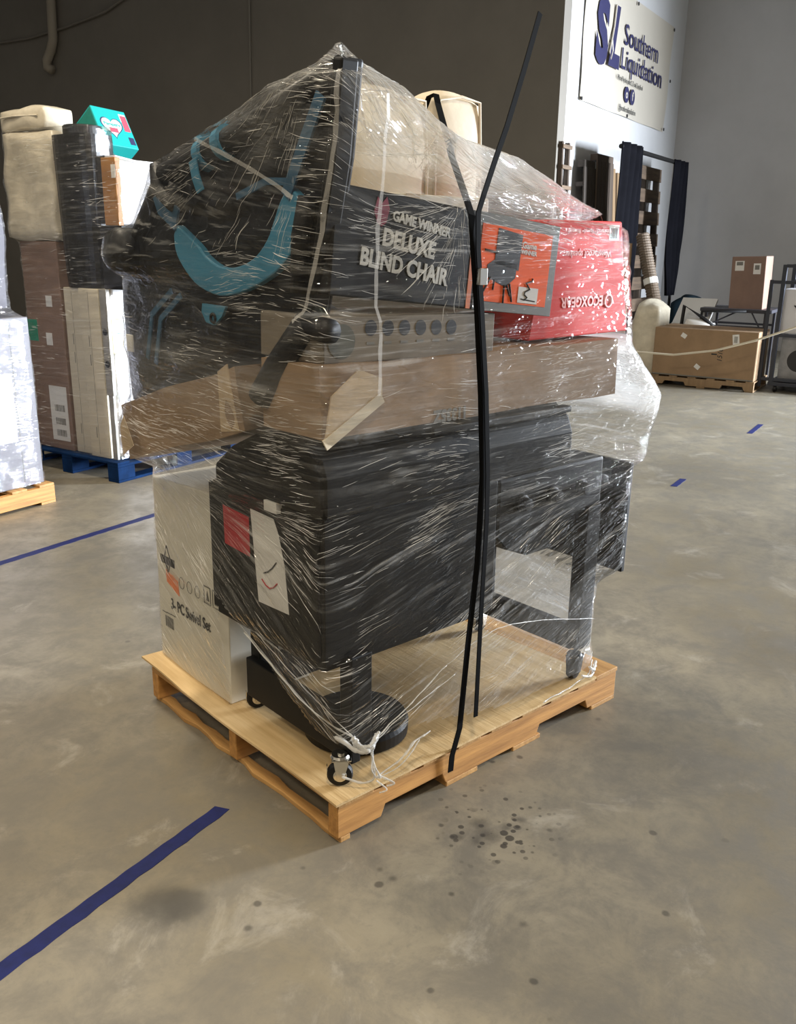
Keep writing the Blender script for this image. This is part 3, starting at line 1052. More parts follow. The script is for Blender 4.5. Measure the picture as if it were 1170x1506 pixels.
# black bag at the lower left of the carrier
bg = thing('black_bag', 'black plastic bag with blue streaks at the left, under the carrier', 'bag', (0.062, 0.74, 1.145), True)
bm = soft_box(-.05, .40, -.36, .36, 0.0, .20, 12, .015, 9, .01, 5, .25)
for v in bm.verts:
    bo_ = -0.30*v.co.y-.025*ss0(v.co.y, .1, .33)
    to_ = .275-.10*ss0(-v.co.y, .0, .2)
    v.co.z = bo_+v.co.z/.2*(to_-bo_)
obj('body', bm, 'black_bag', bg, smooth=True)
for dy, dz in ((0, 0), (.05, .01)):
    obj('blue_streak', band(B(), [(-.066, -.07+dy, .22+dz), (-.068, .05+dy, .15+dz), (-.066, .10+dy, .02+dz)], LY, .018, .004), 'bluedk', bg)
obj('white_sticker', bx(-.070, -.066, .235, .275, .04, .09), 'paper', bg)


# ------------------------------------------------------------------ stretch film
def edges_of(roots, inv):
    bpy.context.view_layer.update()
    es = []

    def walk(o):
        if o.type == 'MESH':
            mw = inv @ o.matrix_world
            vs = [mw @ v.co for v in o.data.vertices]
            for e in o.data.edges:
                a, b = vs[e.vertices[0]], vs[e.vertices[1]]
                es.append((a, b) if a.z <= b.z else (b, a))
        for c in o.children:
            walk(c)
    for r_ in roots:
        walk(r_)
    return es


def slice_hull(es, z):
    pts = []
    for a, b in es:
        if a.z <= z <= b.z:
            t_ = 0.5 if b.z-a.z < 1e-6 else (z-a.z)/(b.z-a.z)
            pts.append(Vector((a.x+(b.x-a.x)*t_, a.y+(b.y-a.y)*t_)))
    if len(pts) < 3:
        return None
    h = geometry.convex_hull_2d(pts)
    return [pts[i] for i in h]


def ray_hull(h, c, a):
    d = Vector((math.cos(a), math.sin(a)))
    best = 0.0
    n = len(h)
    for i in range(n):
        p, q = h[i]-c, h[(i+1) % n]-c
        e = q-p
        den = d.x*e.y-d.y*e.x
        if abs(den) < 1e-12:
            continue
        t_ = (p.x*e.y-p.y*e.x)/den
        s_ = (p.x*d.y-p.y*d.x)/den
        if -1e-6 <= s_ <= 1+1e-6 and t_ > best:
            best = t_
    return best


def area_centroid(h):
    A = cx = cy = 0.0
    for i in range(len(h)):
        p, q = h[i], h[(i+1) % len(h)]
        k = p.x*q.y-q.x*p.y
        A += k
        cx += (p.x+q.x)*k
        cy += (p.y+q.y)*k
    if abs(A) < 1e-9:
        return sum(h, Vector((0, 0)))/len(h)
    return Vector((cx/(3*A), cy/(3*A)))


def wrap_mesh(es, z0, z1, dz, na, c0, zc, offset, slope, closing=0.07, sm=3, amp=0.006, zbot=None, hazef=None):
    """film following the load level by level; slope(x, y, z) is the tilt of its stretch streaks"""
    nz_ = int((z1-z0)/dz)+1
    zs = [z0+(z1-z0)*i/(nz_-1) for i in range(nz_)]
    rad, cen = [], []
    last = None
    for z in zs:
        h = slice_hull(es, z) or last
        last = h
        w_ = min(1, max(0, (z-zc)/0.12))
        c = Vector(c0).lerp(area_centroid(h), w_)
        cen.append(c)
        rad.append([ray_hull(h, c, 2*PI*k/na) for k in range(na)])
    kc_ = max(1, int(closing/dz))
    nlow = max(1, sum(1 for z in zs if z <= zc))

    def filt(f, arr, k_):
        return [[f(arr[j][k] for j in range(max(0, i-k_), min(len(arr), i+k_+1))) for k in range(na)] for i in range(len(arr))]
    low = rad[:nlow]
    cl = filt(min, filt(max, low, kc_), kc_)
    for i in range(nlow):
        rad[i] = [max(cl[i][k], rad[i][k]) for k in range(na)]
    pos = [[cen[i]+Vector((math.cos(2*PI*k/na), math.sin(2*PI*k/na)))*rad[i][k] for k in range(na)] for i in range(nz_)]
    for _ in range(sm):
        q = []
        for i in range(nz_):
            a_, b_ = pos[max(0, i-1)], pos[min(nz_-1, i+1)]
            q.append([(a_[k]+pos[i][k]*2+b_[k])*.125+(pos[i][k-1]+pos[i][(k+1) % na])*.10+pos[i][k]*.30 for k in range(na)])
        pos = q
    if zc < 8:
        for j in range(6):
            i = nz_-1-j
            ct = sum(pos[i], Vector((0, 0)))/na
            pos[i] = [ct+(q_-ct)*(0.25+0.75*j/6) for q_ in pos[i]]
    for i in range(nz_):
        for k in range(na):
            rad[i][k] = (pos[i][k]-cen[i]).length
    bm = bmesh.new()
    uvl = bm.loops.layers.uv.new('flow')
    hz = bm.verts.layers.float.new('haze')
    rows = []
    for i, z in enumerate(zs):
        row = []
        s_ = 0
        prev = None
        for k in range(na):
            a = 2*PI*k/na
            d = Vector((math.cos(a), math.sin(a)))
            r_ = rad[i][k]+offset*(min(1, .25+(nz_-1-i)/8) if zc < 8 else 1)
            d = (pos[i][k]-cen[i]).normalized() if rad[i][k] > 1e-5 else d
            p = Vector((cen[i].x+d.x*r_, cen[i].y+d.y*r_, z))
            n_ = noise.noise(Vector((p.x*5, p.y*5, p.z*16)))*.6+noise.noise(Vector((p.x*13+4, p.y*13, p.z*30)))*.4
            p += Vector((d.x, d.y, 0))*amp*n_
            v = bm.verts.new(p)
            v[hz] = hazef(p) if hazef else 0.0
            row.append(v)
        rows.append(row)
    # arc length shared by all levels so that the streaks line up
    mid = rows[len(rows)//2]
    arc = [0.0]
    for k in range(1, na+1):
        arc.append(arc[-1]+(Vector((mid[k % na].co.x, mid[k % na].co.y))-Vector((mid[k-1].co.x, mid[k-1].co.y))).length)
    for i in range(nz_-1):
        for k in range(na):
            k2 = (k+1) % na
            vs = (rows[i][k], rows[i][k2], rows[i+1][k2], rows[i+1][k])
            if zbot and min(v.co.z for v in vs) < zbot(sum(v.co.x for v in vs)/4, sum(v.co.y for v in vs)/4):
                continue
            f = bm.faces.new(vs)
            f.smooth = True
            for lp, (ii, kk) in zip(f.loops, ((i, k), (i, k+1), (i+1, k+1), (i+1, k))):
                v = rows[ii][kk % na]
                lp[uvl].uv = (arc[kk], v.co.z-slope(v.co.x, v.co.y, v.co.z, arc[kk]))
    top = rows[-1]
    tc_ = bm.verts.new(sum((v.co for v in top), Vector())/na+Vector((0, 0, .006 if zc < 8 else .003)))
    for k in range(na):
        f = bm.faces.new((top[k], top[(k+1) % na], tc_))
        f.smooth = True
    bmesh.ops.delete(bm, geom=[v for v in bm.verts if not v.link_faces], context='VERTS')
    return bm


def ss(x, a, b):
    t_ = min(1, max(0, (x-a)/(b-a)))
    return t_*t_*(3-2*t_)


LOAD = [wc, gc, cA, cB, hb, db, rd, kc, bg, t]
INV = RZ.inverted()
es = edges_of(LOAD, INV)
ACCENT = [Vector(p) for p in ((-0.03, -.035, 1.915), (.02, -.02, 1.915), (0.02, .03, 1.912))]
PK = Vector((0.0, -.02, 1.925))
guide = [((-.02, -.04, 1.888), (.50, .14, 1.75)), ((.03, -.03, 1.888), (.50, .05, 1.70)), ((.02, .0, 1.888), (.50, .45, 1.72)),
         ((-.03, -.02, 1.888), (-.03, .27, 1.80)), ((-.03, .27, 1.80), (-.03, .48, 1.752)), ((-.03, .48, 1.752), (-.02, .75, 1.704)), ((-.02, .75, 1.704), (.0, .85, 1.60)), ((-.02, .75, 1.70), (.5, .7, 1.66)),
         ((.50, .14, 1.75), (.75, .15, 1.746)), ((.75, .15, 1.746), (1.03, .15, 1.632)), ((1.03, .15, 1.632), (1.15, .09, 1.585)), ((.50, .45, 1.72), (.9, .5, 1.69)), ((.9, .5, 1.69), (1.15, .29, 1.58)),
         ((.50, .05, 1.70), (.80, .03, 1.62)), ((.85, .55, 1.69), (1.05, .62, 1.30)),
         ((1.08, .022, 1.58), (1.155, .018, 1.25)),
         ((1.10, .0, 1.26), (1.31, -.02, 1.06)), ((1.31, -.02, 1.06), (1.27, .0, .83)), ((1.25, .3, 1.26), (1.33, .2, 1.06)), ((1.33, .2, 1.06), (1.27, .3, .83)),
         ((1.10, .03, .45), (1.10, .03, .15)), ((1.10, .03, .45), (1.262, .04, .60)), ((1.05, .55, .14), (1.26, .45, .60)),
         ((-.008, .05, .5), (.05, .03, .25)), ((1.0, .8, .6), (1.0, .8, 1.4)), ((.4, .95, .14), (.4, .95, 1.1))]
for a, b in guide:
    a, b = Vector(a), Vector(b)
    es.append((a, b) if a.z <= b.z else (b, a))
# leave out of the slices what the film does not cover
es = [e for e in es if not (e[1].z < 0.235 and e[0].x < .5 and e[0].y < .58)]


def wrap_bottom(x, y):
    """lower hem of the film: gathered up at the near corner and along the left side"""
    if x < 0.25 and y < 0.6 and x < y+.3:
        return 0.245+0.30*ss(y, 0.06, 0.6)
    if y > 0.6:
        return 0.14
    return 0.245-0.085*ss(x, .12, .8)


def slope(x, y, z, s):
    left = ss(-(x-.12), -.05, .08)*ss(y, -.05, .1)
    lo = ss(z, .95, .72)
    a_front = 0.30*lo+0.02
    # along the front the streaks rise to the right when low; on the left side they fall towards the near corner
    f = (x)*a_front*(1-left)
    l_ = left*(-(y)*(-0.55*lo))
    hi = ss(z, 1.45, 1.70)
    return f+l_+hi*(-0.55*x+0.15*y)


def hazef(p):
    h = 0.0
    # bunched film, whitened as glare: lower right end, top right, round the peak
    h += 0.80*ss(p.x, 1.13, 1.27)*ss(p.z, .97, 1.03)*ss(p.z, 1.27, 1.2)
    h += 0.30*ss(p.z, 1.57, 1.64)*ss(p.x, .30, .45)*(.8+.9*noise.noise(p*16))
    h += 0.12*ss(p.z, 1.62, 1.7)*ss(p.x, .05, .1)
    h += 0.14*ss(p.z, 1.60, 1.74)*ss(p.y, .55, .25)*(.5+noise.noise(p*14))
    h += 0.10*ss(p.z, 1.04, 1.10)*ss(p.z, 1.27, 1.2)
    h += 0.10*ss(p.z, .50, .40)*ss(p.x, .2, .5)
    return h


film = thing('stretch_wrap', 'clear glossy stretch wrap pulled tight round the tall pallet load', 'plastic wrap', (0, 0, 0), True)
fb = wrap_mesh(es, 0.14, 1.888, 0.0095, 300, (.50, .36), 1.44, 0.012, slope, closing=.06, sm=4, amp=.010, zbot=wrap_bottom, hazef=hazef)
fo = obj('film', fb, 'film', film)


# gathered ropes of film at the near corner and along the hem
def spline(P, f_):
    j = min(int(f_), len(P)-2)
    u = f_-j
    p0, p1, p2, p3 = P[max(j-1, 0)], P[j], P[j+1], P[min(j+2, len(P)-1)]
    return 0.5*((2*p1)+(p2-p0)*u+(2*p0-5*p1+4*p2-p3)*u*u+(3*p1-p0-3*p2+p3)*u*u*u)


def ropes(paths, name, parent, base=(0, 0, 0)):
    for pts, r_ in paths:
        n_ = 26
        P = [Vector(p) for p in pts]
        fine = []
        for i in range(n_):
            f_ = i/(n_-1)*(len(P)-1)
            j = min(int(f_), len(P)-2)
            q = spline(P, f_)
            q += noise.noise_vector(q*22)*0.004
            fine.append(q)
        rr = [r_*0.72*(0.45+0.85*abs(noise.noise(Vector((i*.37, r_*100, len(pts))))))*(0.4 if i in (0, n_-1) else 1) for i in range(n_)]
        obj(name, tube(B(), fine, rr, 8), 'knot', parent, smooth=True)


ropes([(((.045, .0, .30), (.075, -.03, .262), (.125, -.01, .285)), .018),
       (((.03, .05, .285), (.06, -.025, .262), (.10, -.03, .27)), .014),
       (((.05, .0, .275), (.08, -.035, .275), (.12, -.025, .30)), .010),
       (((.09, -.03, .27), (.095, -.03, .205), (.10, -.02, .165), (.07, .0, .155), (.04, .03, .175)), .007),
       (((.085, -.03, .26), (.10, -.035, .20), (.12, -.03, .165)), .006),
       (((.095, -.03, .26), (.085, -.035, .21), (.105, -.03, .17)), .004),
       (((.11, -.02, .165), (.18, -.03, .19), (.24, -.03, .225), (.30, -.03, .235)), .006),
       (((.12, -.02, .160), (.19, -.035, .18), (.26, -.03, .225)), .004),
       (((.10, -.025, .28), (.20, -.026, .33), (.36, -.022, .41)), .004),
       (((.10, -.025, .275), (.22, -.026, .325), (.40, -.02, .37)), .003),
       (((.36, -.02, .41), (.62, -.01, .45), (1.1, .02, .33)), .0025),
       (((.06, -.005, .29), (.012, .14, .34), (-.012, .40, .47)), .005),
       (((.05, .0, .27), (.03, .18, .33), (.0, .50, .50)), .0035),
       (((.05, .0, .30), (.02, .12, .37), (-.01, .35, .49)), .003),
       (((.12, -.022, .17), (.15, -.05, .15), (.135, -.04, .14)), .006),
       (((.105, -.03, .165), (.12, -.055, .145), (.10, -.05, .14)), .005),
       (((1.03, -.02, .19), (1.07, -.01, .165), (1.12, .02, .17)), .012),
       (((1.0, -.015, .165), (1.05, -.015, .15), (1.10, .01, .155)), .009),
       (((.80, -.02, .142), (1.02, -.01, .15), (1.10, .02, .18)), .005)], 'film_rope', film)
FOLDS = [((.11, .0, 1.83), (.13, .0, 1.62), (.125, -.005, 1.40), (.12, -.012, 1.17)),
         ((-.035, .50, 1.745), (-.04, .30, 1.68), (-.035, .10, 1.60)),
         ((-.015, -.045, 1.86), (-.018, -.02, 1.68), (-.02, .06, 1.40), (-.02, .09, 1.32))]
from mathutils.bvhtree import BVHTree
fbm = bmesh.new()
fbm.from_mesh(fo.data)
BV = BVHTree.FromBMesh(fbm)


def on_film(p, off=0.0012):
    q, n_, i_, d_ = BV.find_nearest(p)
    c = Vector((.5, .4, q.z))
    if n_.dot(q-c) < 0:
        n_ = -n_
    return q+n_*off, n_


for f_ in FOLDS:
    P = [Vector(p) for p in f_]
    pts = [on_film(spline(P, k/24*(len(P)-1)), .0015)[0] for k in range(25)]
    nn = [on_film(q)[1] for q in pts]
    bm = B()
    for i in range(24):
        d_ = (pts[i+1]-pts[i]).normalized()
        sd = [(d_.cross(n_)).normalized()*(.004+.004*abs(noise.noise(Vector((j_*.4, f_[0][2]*9, 0))))) for j_, n_ in ((i, nn[i]), (i+1, nn[i+1]))]
        vv = [bm.verts.new(q) for q in (pts[i]-sd[0], pts[i]+sd[0], pts[i+1]+sd[1], pts[i+1]-sd[1])]
        bm.faces.new(vv)
    bmesh.ops.remove_doubles(bm, verts=bm.verts[:], dist=.0012)
    obj('film_fold', bm, 'veil', film, smooth=True)

# fine pale creases standing in for glints on the film, clustered along the pull
rc = random.Random(11)
vis = [f for f in fbm.faces if f.calc_center_median().x < .15 or f.calc_center_median().y < .25 or f.calc_center_median().z > 1.6 or f.calc_center_median().x > 1.05]
wts = [f.calc_area() for f in vis]
KNOT = Vector((.40, .0, 1.60))
cb = bmesh.new()
made = 0
for f in rc.choices(vis, wts, k=30000):
    p = f.calc_center_median()
    p = p+Vector((rc.uniform(-.01, .01), rc.uniform(-.01, .01), rc.uniform(-.005, .005)))
    cl_ = noise.noise(Vector((p.x*4.2+3, p.y*4.2, p.z*5.5)))+.6*noise.noise(Vector((p.x*11, p.y*11+5, p.z*14)))
    burst = max(0, 1-(p-KNOT).length/.30) if p.y < .12 and p.x < .42 and p.z < 1.62 else 0
    keep = ss(cl_, .0, .7)**1.5*.75+burst*.8+.16*ss(p.z, 1.56, 1.66)+.015+.35*ss(p.z, 1.62, 1.75)*ss(p.y, .40, .20)*ss(p.x, .3, .1)+.30*ss(abs(p.y-.30*(1.86-p.z))+abs(p.x+.01)*.5, .07, .02)*ss(p.z, 1.30, 1.42)
    if rc.random() > keep:
        continue
    p, n_ = on_film(p)
    h_ = Vector((0, 0, 1)).cross(n_)
    if h_.length < .2:
        continue
    h_.normalize()
    e_ = .02
    dz_ = (slope(p.x+h_.x*e_, p.y+h_.y*e_, p.z, 0)-slope(p.x, p.y, p.z, 0))/e_
    d = (h_+Vector((0, 0, dz_))).normalized()
    if burst > .1 and rc.random() < .85:
        d = (KNOT-p)
        d = (d-n_*d.dot(n_)).normalized()
    elif p.z > 1.5 and p.y > .1 and p.x < .2 and rc.random() < .8:
        d = (Vector((0, 0, 1.88))-p)
        d = (d-n_*d.dot(n_)).normalized()
    messy = ss(p.z, 1.60, 1.68)*.7*ss(p.x, .1, .3)+ss(p.x, 1.10, 1.2)*.4
    a_ = rc.gauss(0, .07+messy)+.35*noise.noise(Vector((p.x*3, p.y*3, p.z*4+9)))
    d = d*math.cos(a_)+n_.cross(d)*math.sin(a_)
    ln = min(.16, .012+rc.expovariate(1/.030))
    k_ = 3 if ln < .04 else 6
    bend = rc.gauss(0, .10)
    pts = []
    for i in range(k_):
        q, _n = on_film(p+d*ln*(i/(k_-1)-.5)+n_.cross(d)*ln*bend*(i/(k_-1)-.5)**2)
        pts.append(q)
    w_ = rc.uniform(.00016, .00048)*(1.9 if rc.random() < .06 else 1)
    tube(cb, pts, [w_*(.35 if i in (0, k_-1) else 1) for i in range(k_)], 4, cap=False)
    made += 1
fbm.free()


def simple_glint_creases(fo_, parent, n, sel, tilt, seed):  # pale creases as painted glints on the background films
    r_ = random.Random(seed)
    b_ = bmesh.new()
    b_.from_mesh(fo_.data)
    bv = BVHTree.FromBMesh(b_)
    fs = [f for f in b_.faces if sel(f.calc_center_median())]
    out_ = bmesh.new()
    for f in r_.choices(fs, [f.calc_area() for f in fs], k=n):
        p = f.calc_center_median()+Vector((r_.uniform(-.02, .02), r_.uniform(-.02, .02), r_.uniform(-.01, .01)))
        if r_.random() > ss(noise.noise(p*3.3)+.6*noise.noise(p*9), -.1, .6):
            continue
        q, n_, i_, d_ = bv.find_nearest(p)
        h_ = Vector((0, 0, 1)).cross(n_)
        if h_.length < .2:
            continue
        d = (h_.normalized()+Vector((0, 0, tilt+r_.gauss(0, .12)))).normalized()
        ln = min(.2, .02+r_.expovariate(1/.04))
        pts = []
        for i in range(4):
            q2, n2, i2, d2 = bv.find_nearest(p+d*ln*(i/3-.5))
            if n2.dot(Vector((-1, -1, 0))) < 0:
                n2 = -n2
            pts.append(q2+n2*.002)
        w_ = r_.uniform(.0005, .0013)
        tube(out_, pts, [w_*.3, w_, w_, w_*.3], 4, cap=False)
    b_.free()
    c_ = obj('film_glint_creases', out_, 'glint_crease', parent)
    c_['kind'] = 'stuff'


cr = obj('film_glint_creases', cb, 'glint_crease', film)
cr['kind'] = 'stuff'

# ------------------------------------------------------------------ black strapping
sa = thing('black_strap', 'black strap running from the pallet edge up and over the load to the left', 'strap', (0.406, -0.03, 0.02), True)


def rel(pts, b):
    return [Vector(p)-Vector(b) for p in pts]


ba = (0.406, -0.03, 0.02)
pa = [(0.404, -.010, .055), (.406, -.012, .106), (.414, -.030, .20), (.429, -.035, .454), (.452, -.036, .686), (.458, -.036, .93), (.439, -.036, 1.146), (.414, -.036, 1.349), (.392, -.036, 1.50), (.384, -.034, 1.575),
      (.45, .06, 1.635), (.56, .215, 1.73), (.67, .36, 1.825), (.770, .49, 1.905), (.785, .515, 1.935), (.785, .545, 1.93), (.785, .575, 1.88), (.785, .58, 1.78)]
obj('webbing', band(B(), rel(pa, ba), LX, .020, .003), 'black_strap', sa)
sb_b = (0.461, -0.045, 0.2)
sb = thing('black_strap', 'black strap with a loose end sticking up past the ivory cushion', 'strap', sb_b, True)
pb = [(.461, -.046, .227), (.467, -.044, .544), (.474, -.043, .798), (.470, -.043, .93), (.452, -.042, 1.146), (.424, -.042, 1.349), (.402, -.042, 1.50), (.394, -.045, 1.58), (.405, -.05, 1.62), (.440, -.05, 1.70), (.475, -.05, 1.775), (.53, -.045, 1.90), (.584, -.04, 2.032)]
obj('webbing', band(B(), rel(pb, sb_b), LX, .015, .003), 'black_strap', sb)
obj('buckle', bx(.412-.461-.012, .412-.461+.016, -.008, .006, 1.415-.2, 1.455-.2), 'chrome', sb, .002)

# ------------------------------------------------------------------ left background loads
lp = thing('wooden_pallet', 'pale wood pallet under the white wrapped stack at the left picture edge', 'pallet', (0.48, 3.28, 0))
for yy in (0, .49, .98):
    obj('stringer', bx(0, 1.2, yy, yy+.04, .016, .105), 'pine', lp, .003)
for k in range(7):
    obj('deck_board', bx(.0+k*.183, .10+k*.183, 0, 1.02, .1052, .12), 'pine_y', lp, .002)
for k in range(3):
    obj('bottom_board', bx(.0+k*.55, .10+k*.55, 0, 1.02, 0, .0158), 'pine_y', lp, .002)
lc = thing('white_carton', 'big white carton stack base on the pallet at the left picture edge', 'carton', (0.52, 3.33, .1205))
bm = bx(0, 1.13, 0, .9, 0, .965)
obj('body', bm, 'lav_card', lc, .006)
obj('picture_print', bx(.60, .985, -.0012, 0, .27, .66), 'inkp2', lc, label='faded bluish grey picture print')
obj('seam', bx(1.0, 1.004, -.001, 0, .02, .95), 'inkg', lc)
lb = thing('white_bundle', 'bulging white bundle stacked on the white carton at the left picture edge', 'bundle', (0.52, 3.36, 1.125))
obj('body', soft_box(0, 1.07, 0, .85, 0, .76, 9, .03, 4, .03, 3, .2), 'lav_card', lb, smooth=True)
obj('tape_band', bx(.2, .26, -.035, -.03, .1, .7), 'inkw', lb)
es2 = edges_of([lc, lb], Matrix.Identity(4))
lw = thing('stretch_wrap', 'bright clear stretch wrap round the white stack at the left picture edge', 'plastic wrap', (0, 0, 0))


def slope0(x, y, z, s):
    return 0.06*s


f1 = obj('film', wrap_mesh(es2, .125, 1.93, .02, 160, (1.08, 3.75), 9, .02, slope0, .1, 4, .014), 'film2', lw)
simple_glint_creases(f1, lw, 700, lambda p: p.y < 3.5 and p.x > .8, .06, 3)

bp_ = thing('blue_pallet', 'blue painted wooden pallet under the second wrapped load', 'pallet', (2.18, 3.30, 0))
for yy in (0, .45, .92):
    for xx in (0, .52, 1.06):
        obj('block', bx(xx, xx+.14, yy, yy+.1, .018, .10), 'blue_wood', bp_, .003)
for yy in (0, .45, .92):
    obj('stringer_board', bx(0, 1.2, yy, yy+.1, .1002, .118), 'blue_wood', bp_, .003)
    obj('bottom_board', bx(0, 1.2, yy, yy+.1, 0, .0178), 'blue_wood', bp_, .003)
for k in range(7):
    obj('deck_board', bx(k*.183, .1+k*.183, 0, 1.02, .1182, .134), 'blue_wood', bp_, .003)
ZB = .1345
tb = thing('tall_carton', 'tall brown carton with a white barcode label on the blue pallet', 'carton', (2.25, 3.80, ZB))
obj('body', bx(0, .5, 0, .36, 0, 1.36), 'card_m', tb, .006)
obj('shipping_label', bx(-.0015, 0, .03, .205, .06, .43), 'paper', tb)
bm = B()
for k, z in enumerate((.09, .17, .26)):
    barcode(bm, (-.0016, .16, z), -LY, LZ, .10, .045, 16, .0006, k)
obj('label_print', bm, 'inkg', tb)
obj('white_sticker', bx(-.0015, 0, .09, .15, .95, 1.02), 'paper', tb)
obj('white_sticker', bx(-.0015, 0, .12, .18, .70, .78), 'paper', tb)
obj('green_band', bx(-.0016, 0, .262, .362, .72, .86), 'green', tb, label='green tape patch')
for i, (y0, y1, x0, lab) in enumerate(((3.625, 3.785, 2.262, 'slim cream carton standing on the blue pallet beside the tall brown carton'), (3.425, 3.61, 2.235, 'slim cream carton at the front corner of the blue pallet'))):
    t2 = thing('slim_carton', lab, 'carton', (x0, y0, ZB), group='slim cream cartons')
    w = y1-y0
    obj('body', bx(0, .35, 0, w, 0, 1.08), 'cream_card', t2, .005)
    obj('seam', bx(-.001, 0, w*.52, w*.53, .02, 1.06), 'inkg', t2)
    for z in (.13, .60, .72):
        obj('staple_slot', bx(-.0012, 0, w*.6, w*.63, z, z+.07), 'inkg', t2)
bn = thing('black_bin', 'black lidded bin wrapped in film above the slim cream cartons', 'bin', (2.235, 3.42, 1.2155))
bm = B()
pr = []
for (z, s) in ((0, 0.86), (.10, .9), (.60, .97), (.86, 1.0), (.90, 1.0)):
    pr.append((z, s))
rings = []
for z, s in pr:
    ring = []
    for k in range(32):
        a = 2*PI*k/32
        cx_, sy_ = math.cos(a), math.sin(a)
        q = (abs(cx_)**4+abs(sy_)**4)**.25
        ring.append(bm.verts.new((.12+.12*s*cx_/q, .18+.18*s*sy_/q, z)))
    rings.append(ring)
for a, b in zip(rings, rings[1:]):
    for k in range(32):
        bm.faces.new((a[k], a[(k+1) % 32], b[(k+1) % 32], b[k]))
bm.faces.new(rings[0][::-1])
bm.faces.new(rings[-1])
obj('body', bm, 'black_bag', bn, smooth=False)
obj('lid', lathe(B(), [(.108, .90), (.115, .905), (.115, .945), (.106, .955), (.02, .957)], (.12, .17, .001), n=40), 'black_soft', bn)
dk = thing('dark_carton', 'low black carton beside the black bin, above the cream carton corner', 'carton', (2.26, 3.20, 1.2155))
obj('body', bx(0, .25, 0, .19, 0, .375), 'black_card', dk, .004)
obj('maroon_patch', bx(-.0012, 0, .01, .06, .20, .30), 'maroon', dk)
ob = thing('orange_board', 'orange brown board standing on the black carton beside the black bin', 'board', (2.275, 3.235, 1.5915))
obj('board', bx(0, .04, 0, .12, 0, .385), mat('orange_board', (.36, .17, .05), .6, noise_amt=.2, noise_scale=5), ob, .003)
obj('label', bx(-.001, 0, .0, .035, .27, .345), 'paper', ob)
wb = thing('white_foam_block', 'glaring white block in full daylight beside the orange board', 'block', (2.365, 3.33, 1.60))
bm = bx(0, .46, 0, .4, 0, .40)
for v in bm.verts:
    if v.co.z < .1:
        v.co.x *= .62
    elif v.co.x > .2:
        v.co.z -= .05
obj('body', bm, 'lit_card', wb, .01)
obj('wrap_edge', bx(.0, .40, -.003, 0, .37, .38), 'paper', wb)
bt = thing('spray_bottle', 'small black bottle standing below the white block', 'bottle', (2.395, 3.37, 1.3))
obj('body', lathe(B(), [(.03, 0), (.038, .01), (.038, .19), (.02, .225)], n=24), 'black_soft', bt)
obj('cap', lathe(B(), [(.022, .225), (.022, .27), (.012, .285)], n=20), 'black_soft', bt)
ws = thing('white_board', 'tall white panel on the daylight side of the blue pallet load', 'panel', (2.30, 3.40, ZB))
obj('panel', bx(.03, .42, 0, .02, 0, 1.15), 'lit_card', ws, .004)
obj('rib', bx(.38, .42, -.012, 0, 0, 1.15), 'lit_card', ws)
st_ = thing('shelf_board', 'white shelf board under the small black bottle', 'board', (2.26, 3.42, 1.2155+.37))
bpy.data.objects.remove(st_)
yb = thing('yellow_carton', 'yellow and blue product carton on the daylight side of the blue pallet', 'carton', (2.262, 3.352, .82))
obj('body', bx(0, .085, 0, .045, 0, .21), 'yellow', yb, .003)
obj('blue_print', lathe(B(), [(.03, 0), (.031, .001)], (.05, 0, .10), (0, -1, 0), 24), 'bluep', yb)
sp = thing('grey_speaker', 'narrow grey speaker panel beside the slim cream carton', 'speaker', (2.235, 3.355, ZB))
obj('body', bx(0, .03, 0, .06, .42, 1.08), 'grey_metal', sp, .003)
for z in (.62, .82):
    obj('driver', lathe(B(), [(.022, 0), (.018, .004), (.006, .002)], (0, .03, z), (-1, 0, 0), 20), 'black_soft', sp)
obj('stand', bx(0.005, .025, .01, .05, 0, .42), 'grey_metal', sp)
ib = thing('cloudy_bag', 'cream filled plastic bag above the tall brown carton', 'bag', (2.24, 3.765, 1.495))
obj('body', soft_box(0, .28, 0, .46, 0, .66, 10, .03, 6, .012, 5, .2), 'bagw', ib, smooth=True)
ip = thing('white_pillow', 'white bagged pillow lying on top of the cream bag', 'pillow', (2.24, 3.80, 2.158))
obj('pad', soft_box(0, .25, 0, .46, 0, .13, 9, .02, 8, .012, 5, .45), 'bagw', ip, smooth=True)
obj('seam', tube(B(), [(.0, .05, .075), (-.006, .26, .08), (0, .41, .075)], .006, 6), 'bagw', ip)

# teal diaper carton tipped on the slope of the film
td = thing('teal_carton', 'teal carton with a white heart, tipped on top of the blue pallet load', 'carton', (2.62, 3.70, 2.10), rot=Matrix.Rotation(math.radians(-4), 4, 'Z') @ rotx(-33) @ roty(4))
bw, bd, bh = .26, .20, .29
obj('body', bx(0, bw, 0, bd, 0, bh), 'teal', td, .004)
obj('side_print', bx(-.001, 0, .01, bd-.01, .01, bh-.01), 'teal_d', td)


def heart(s):
    p = []
    for k in range(40):
        a = 2*PI*k/40
        p.append((s*(16*math.sin(a)**3)/17, s*(13*math.cos(a)-5*math.cos(2*a)-2*math.cos(3*a)-math.cos(4*a))/16))
    return p[::-1]


obj('heart_outline', prism(B(), heart(.088), (.115, 0, .15), LX, LZ, .0010), 'navy', td)
obj('heart', prism(B(), heart(.079), (.115, 0, .15), LX, LZ, .0018), 'paper', td, label='white heart')
obj('lettering', text_bm('Pampers', .036, (.115, -.002, .155), *FF, align='CENTER', bold=.0005), 'teal', td)
obj('red_patch', bx(.085, .148, -.0028, -.0018, .105, .14), 'pink', td)
obj('red_panel', bx(.205, .25, -.0012, 0, .13, .25), 'pink', td)
obj('silver_patch', bx(.20, .25, -.0010, 0, .20, .262), 'inkw', td)
obj('navy_patch', bx(.21, .25, -.0012, 0, .03, .085), 'navy', td)

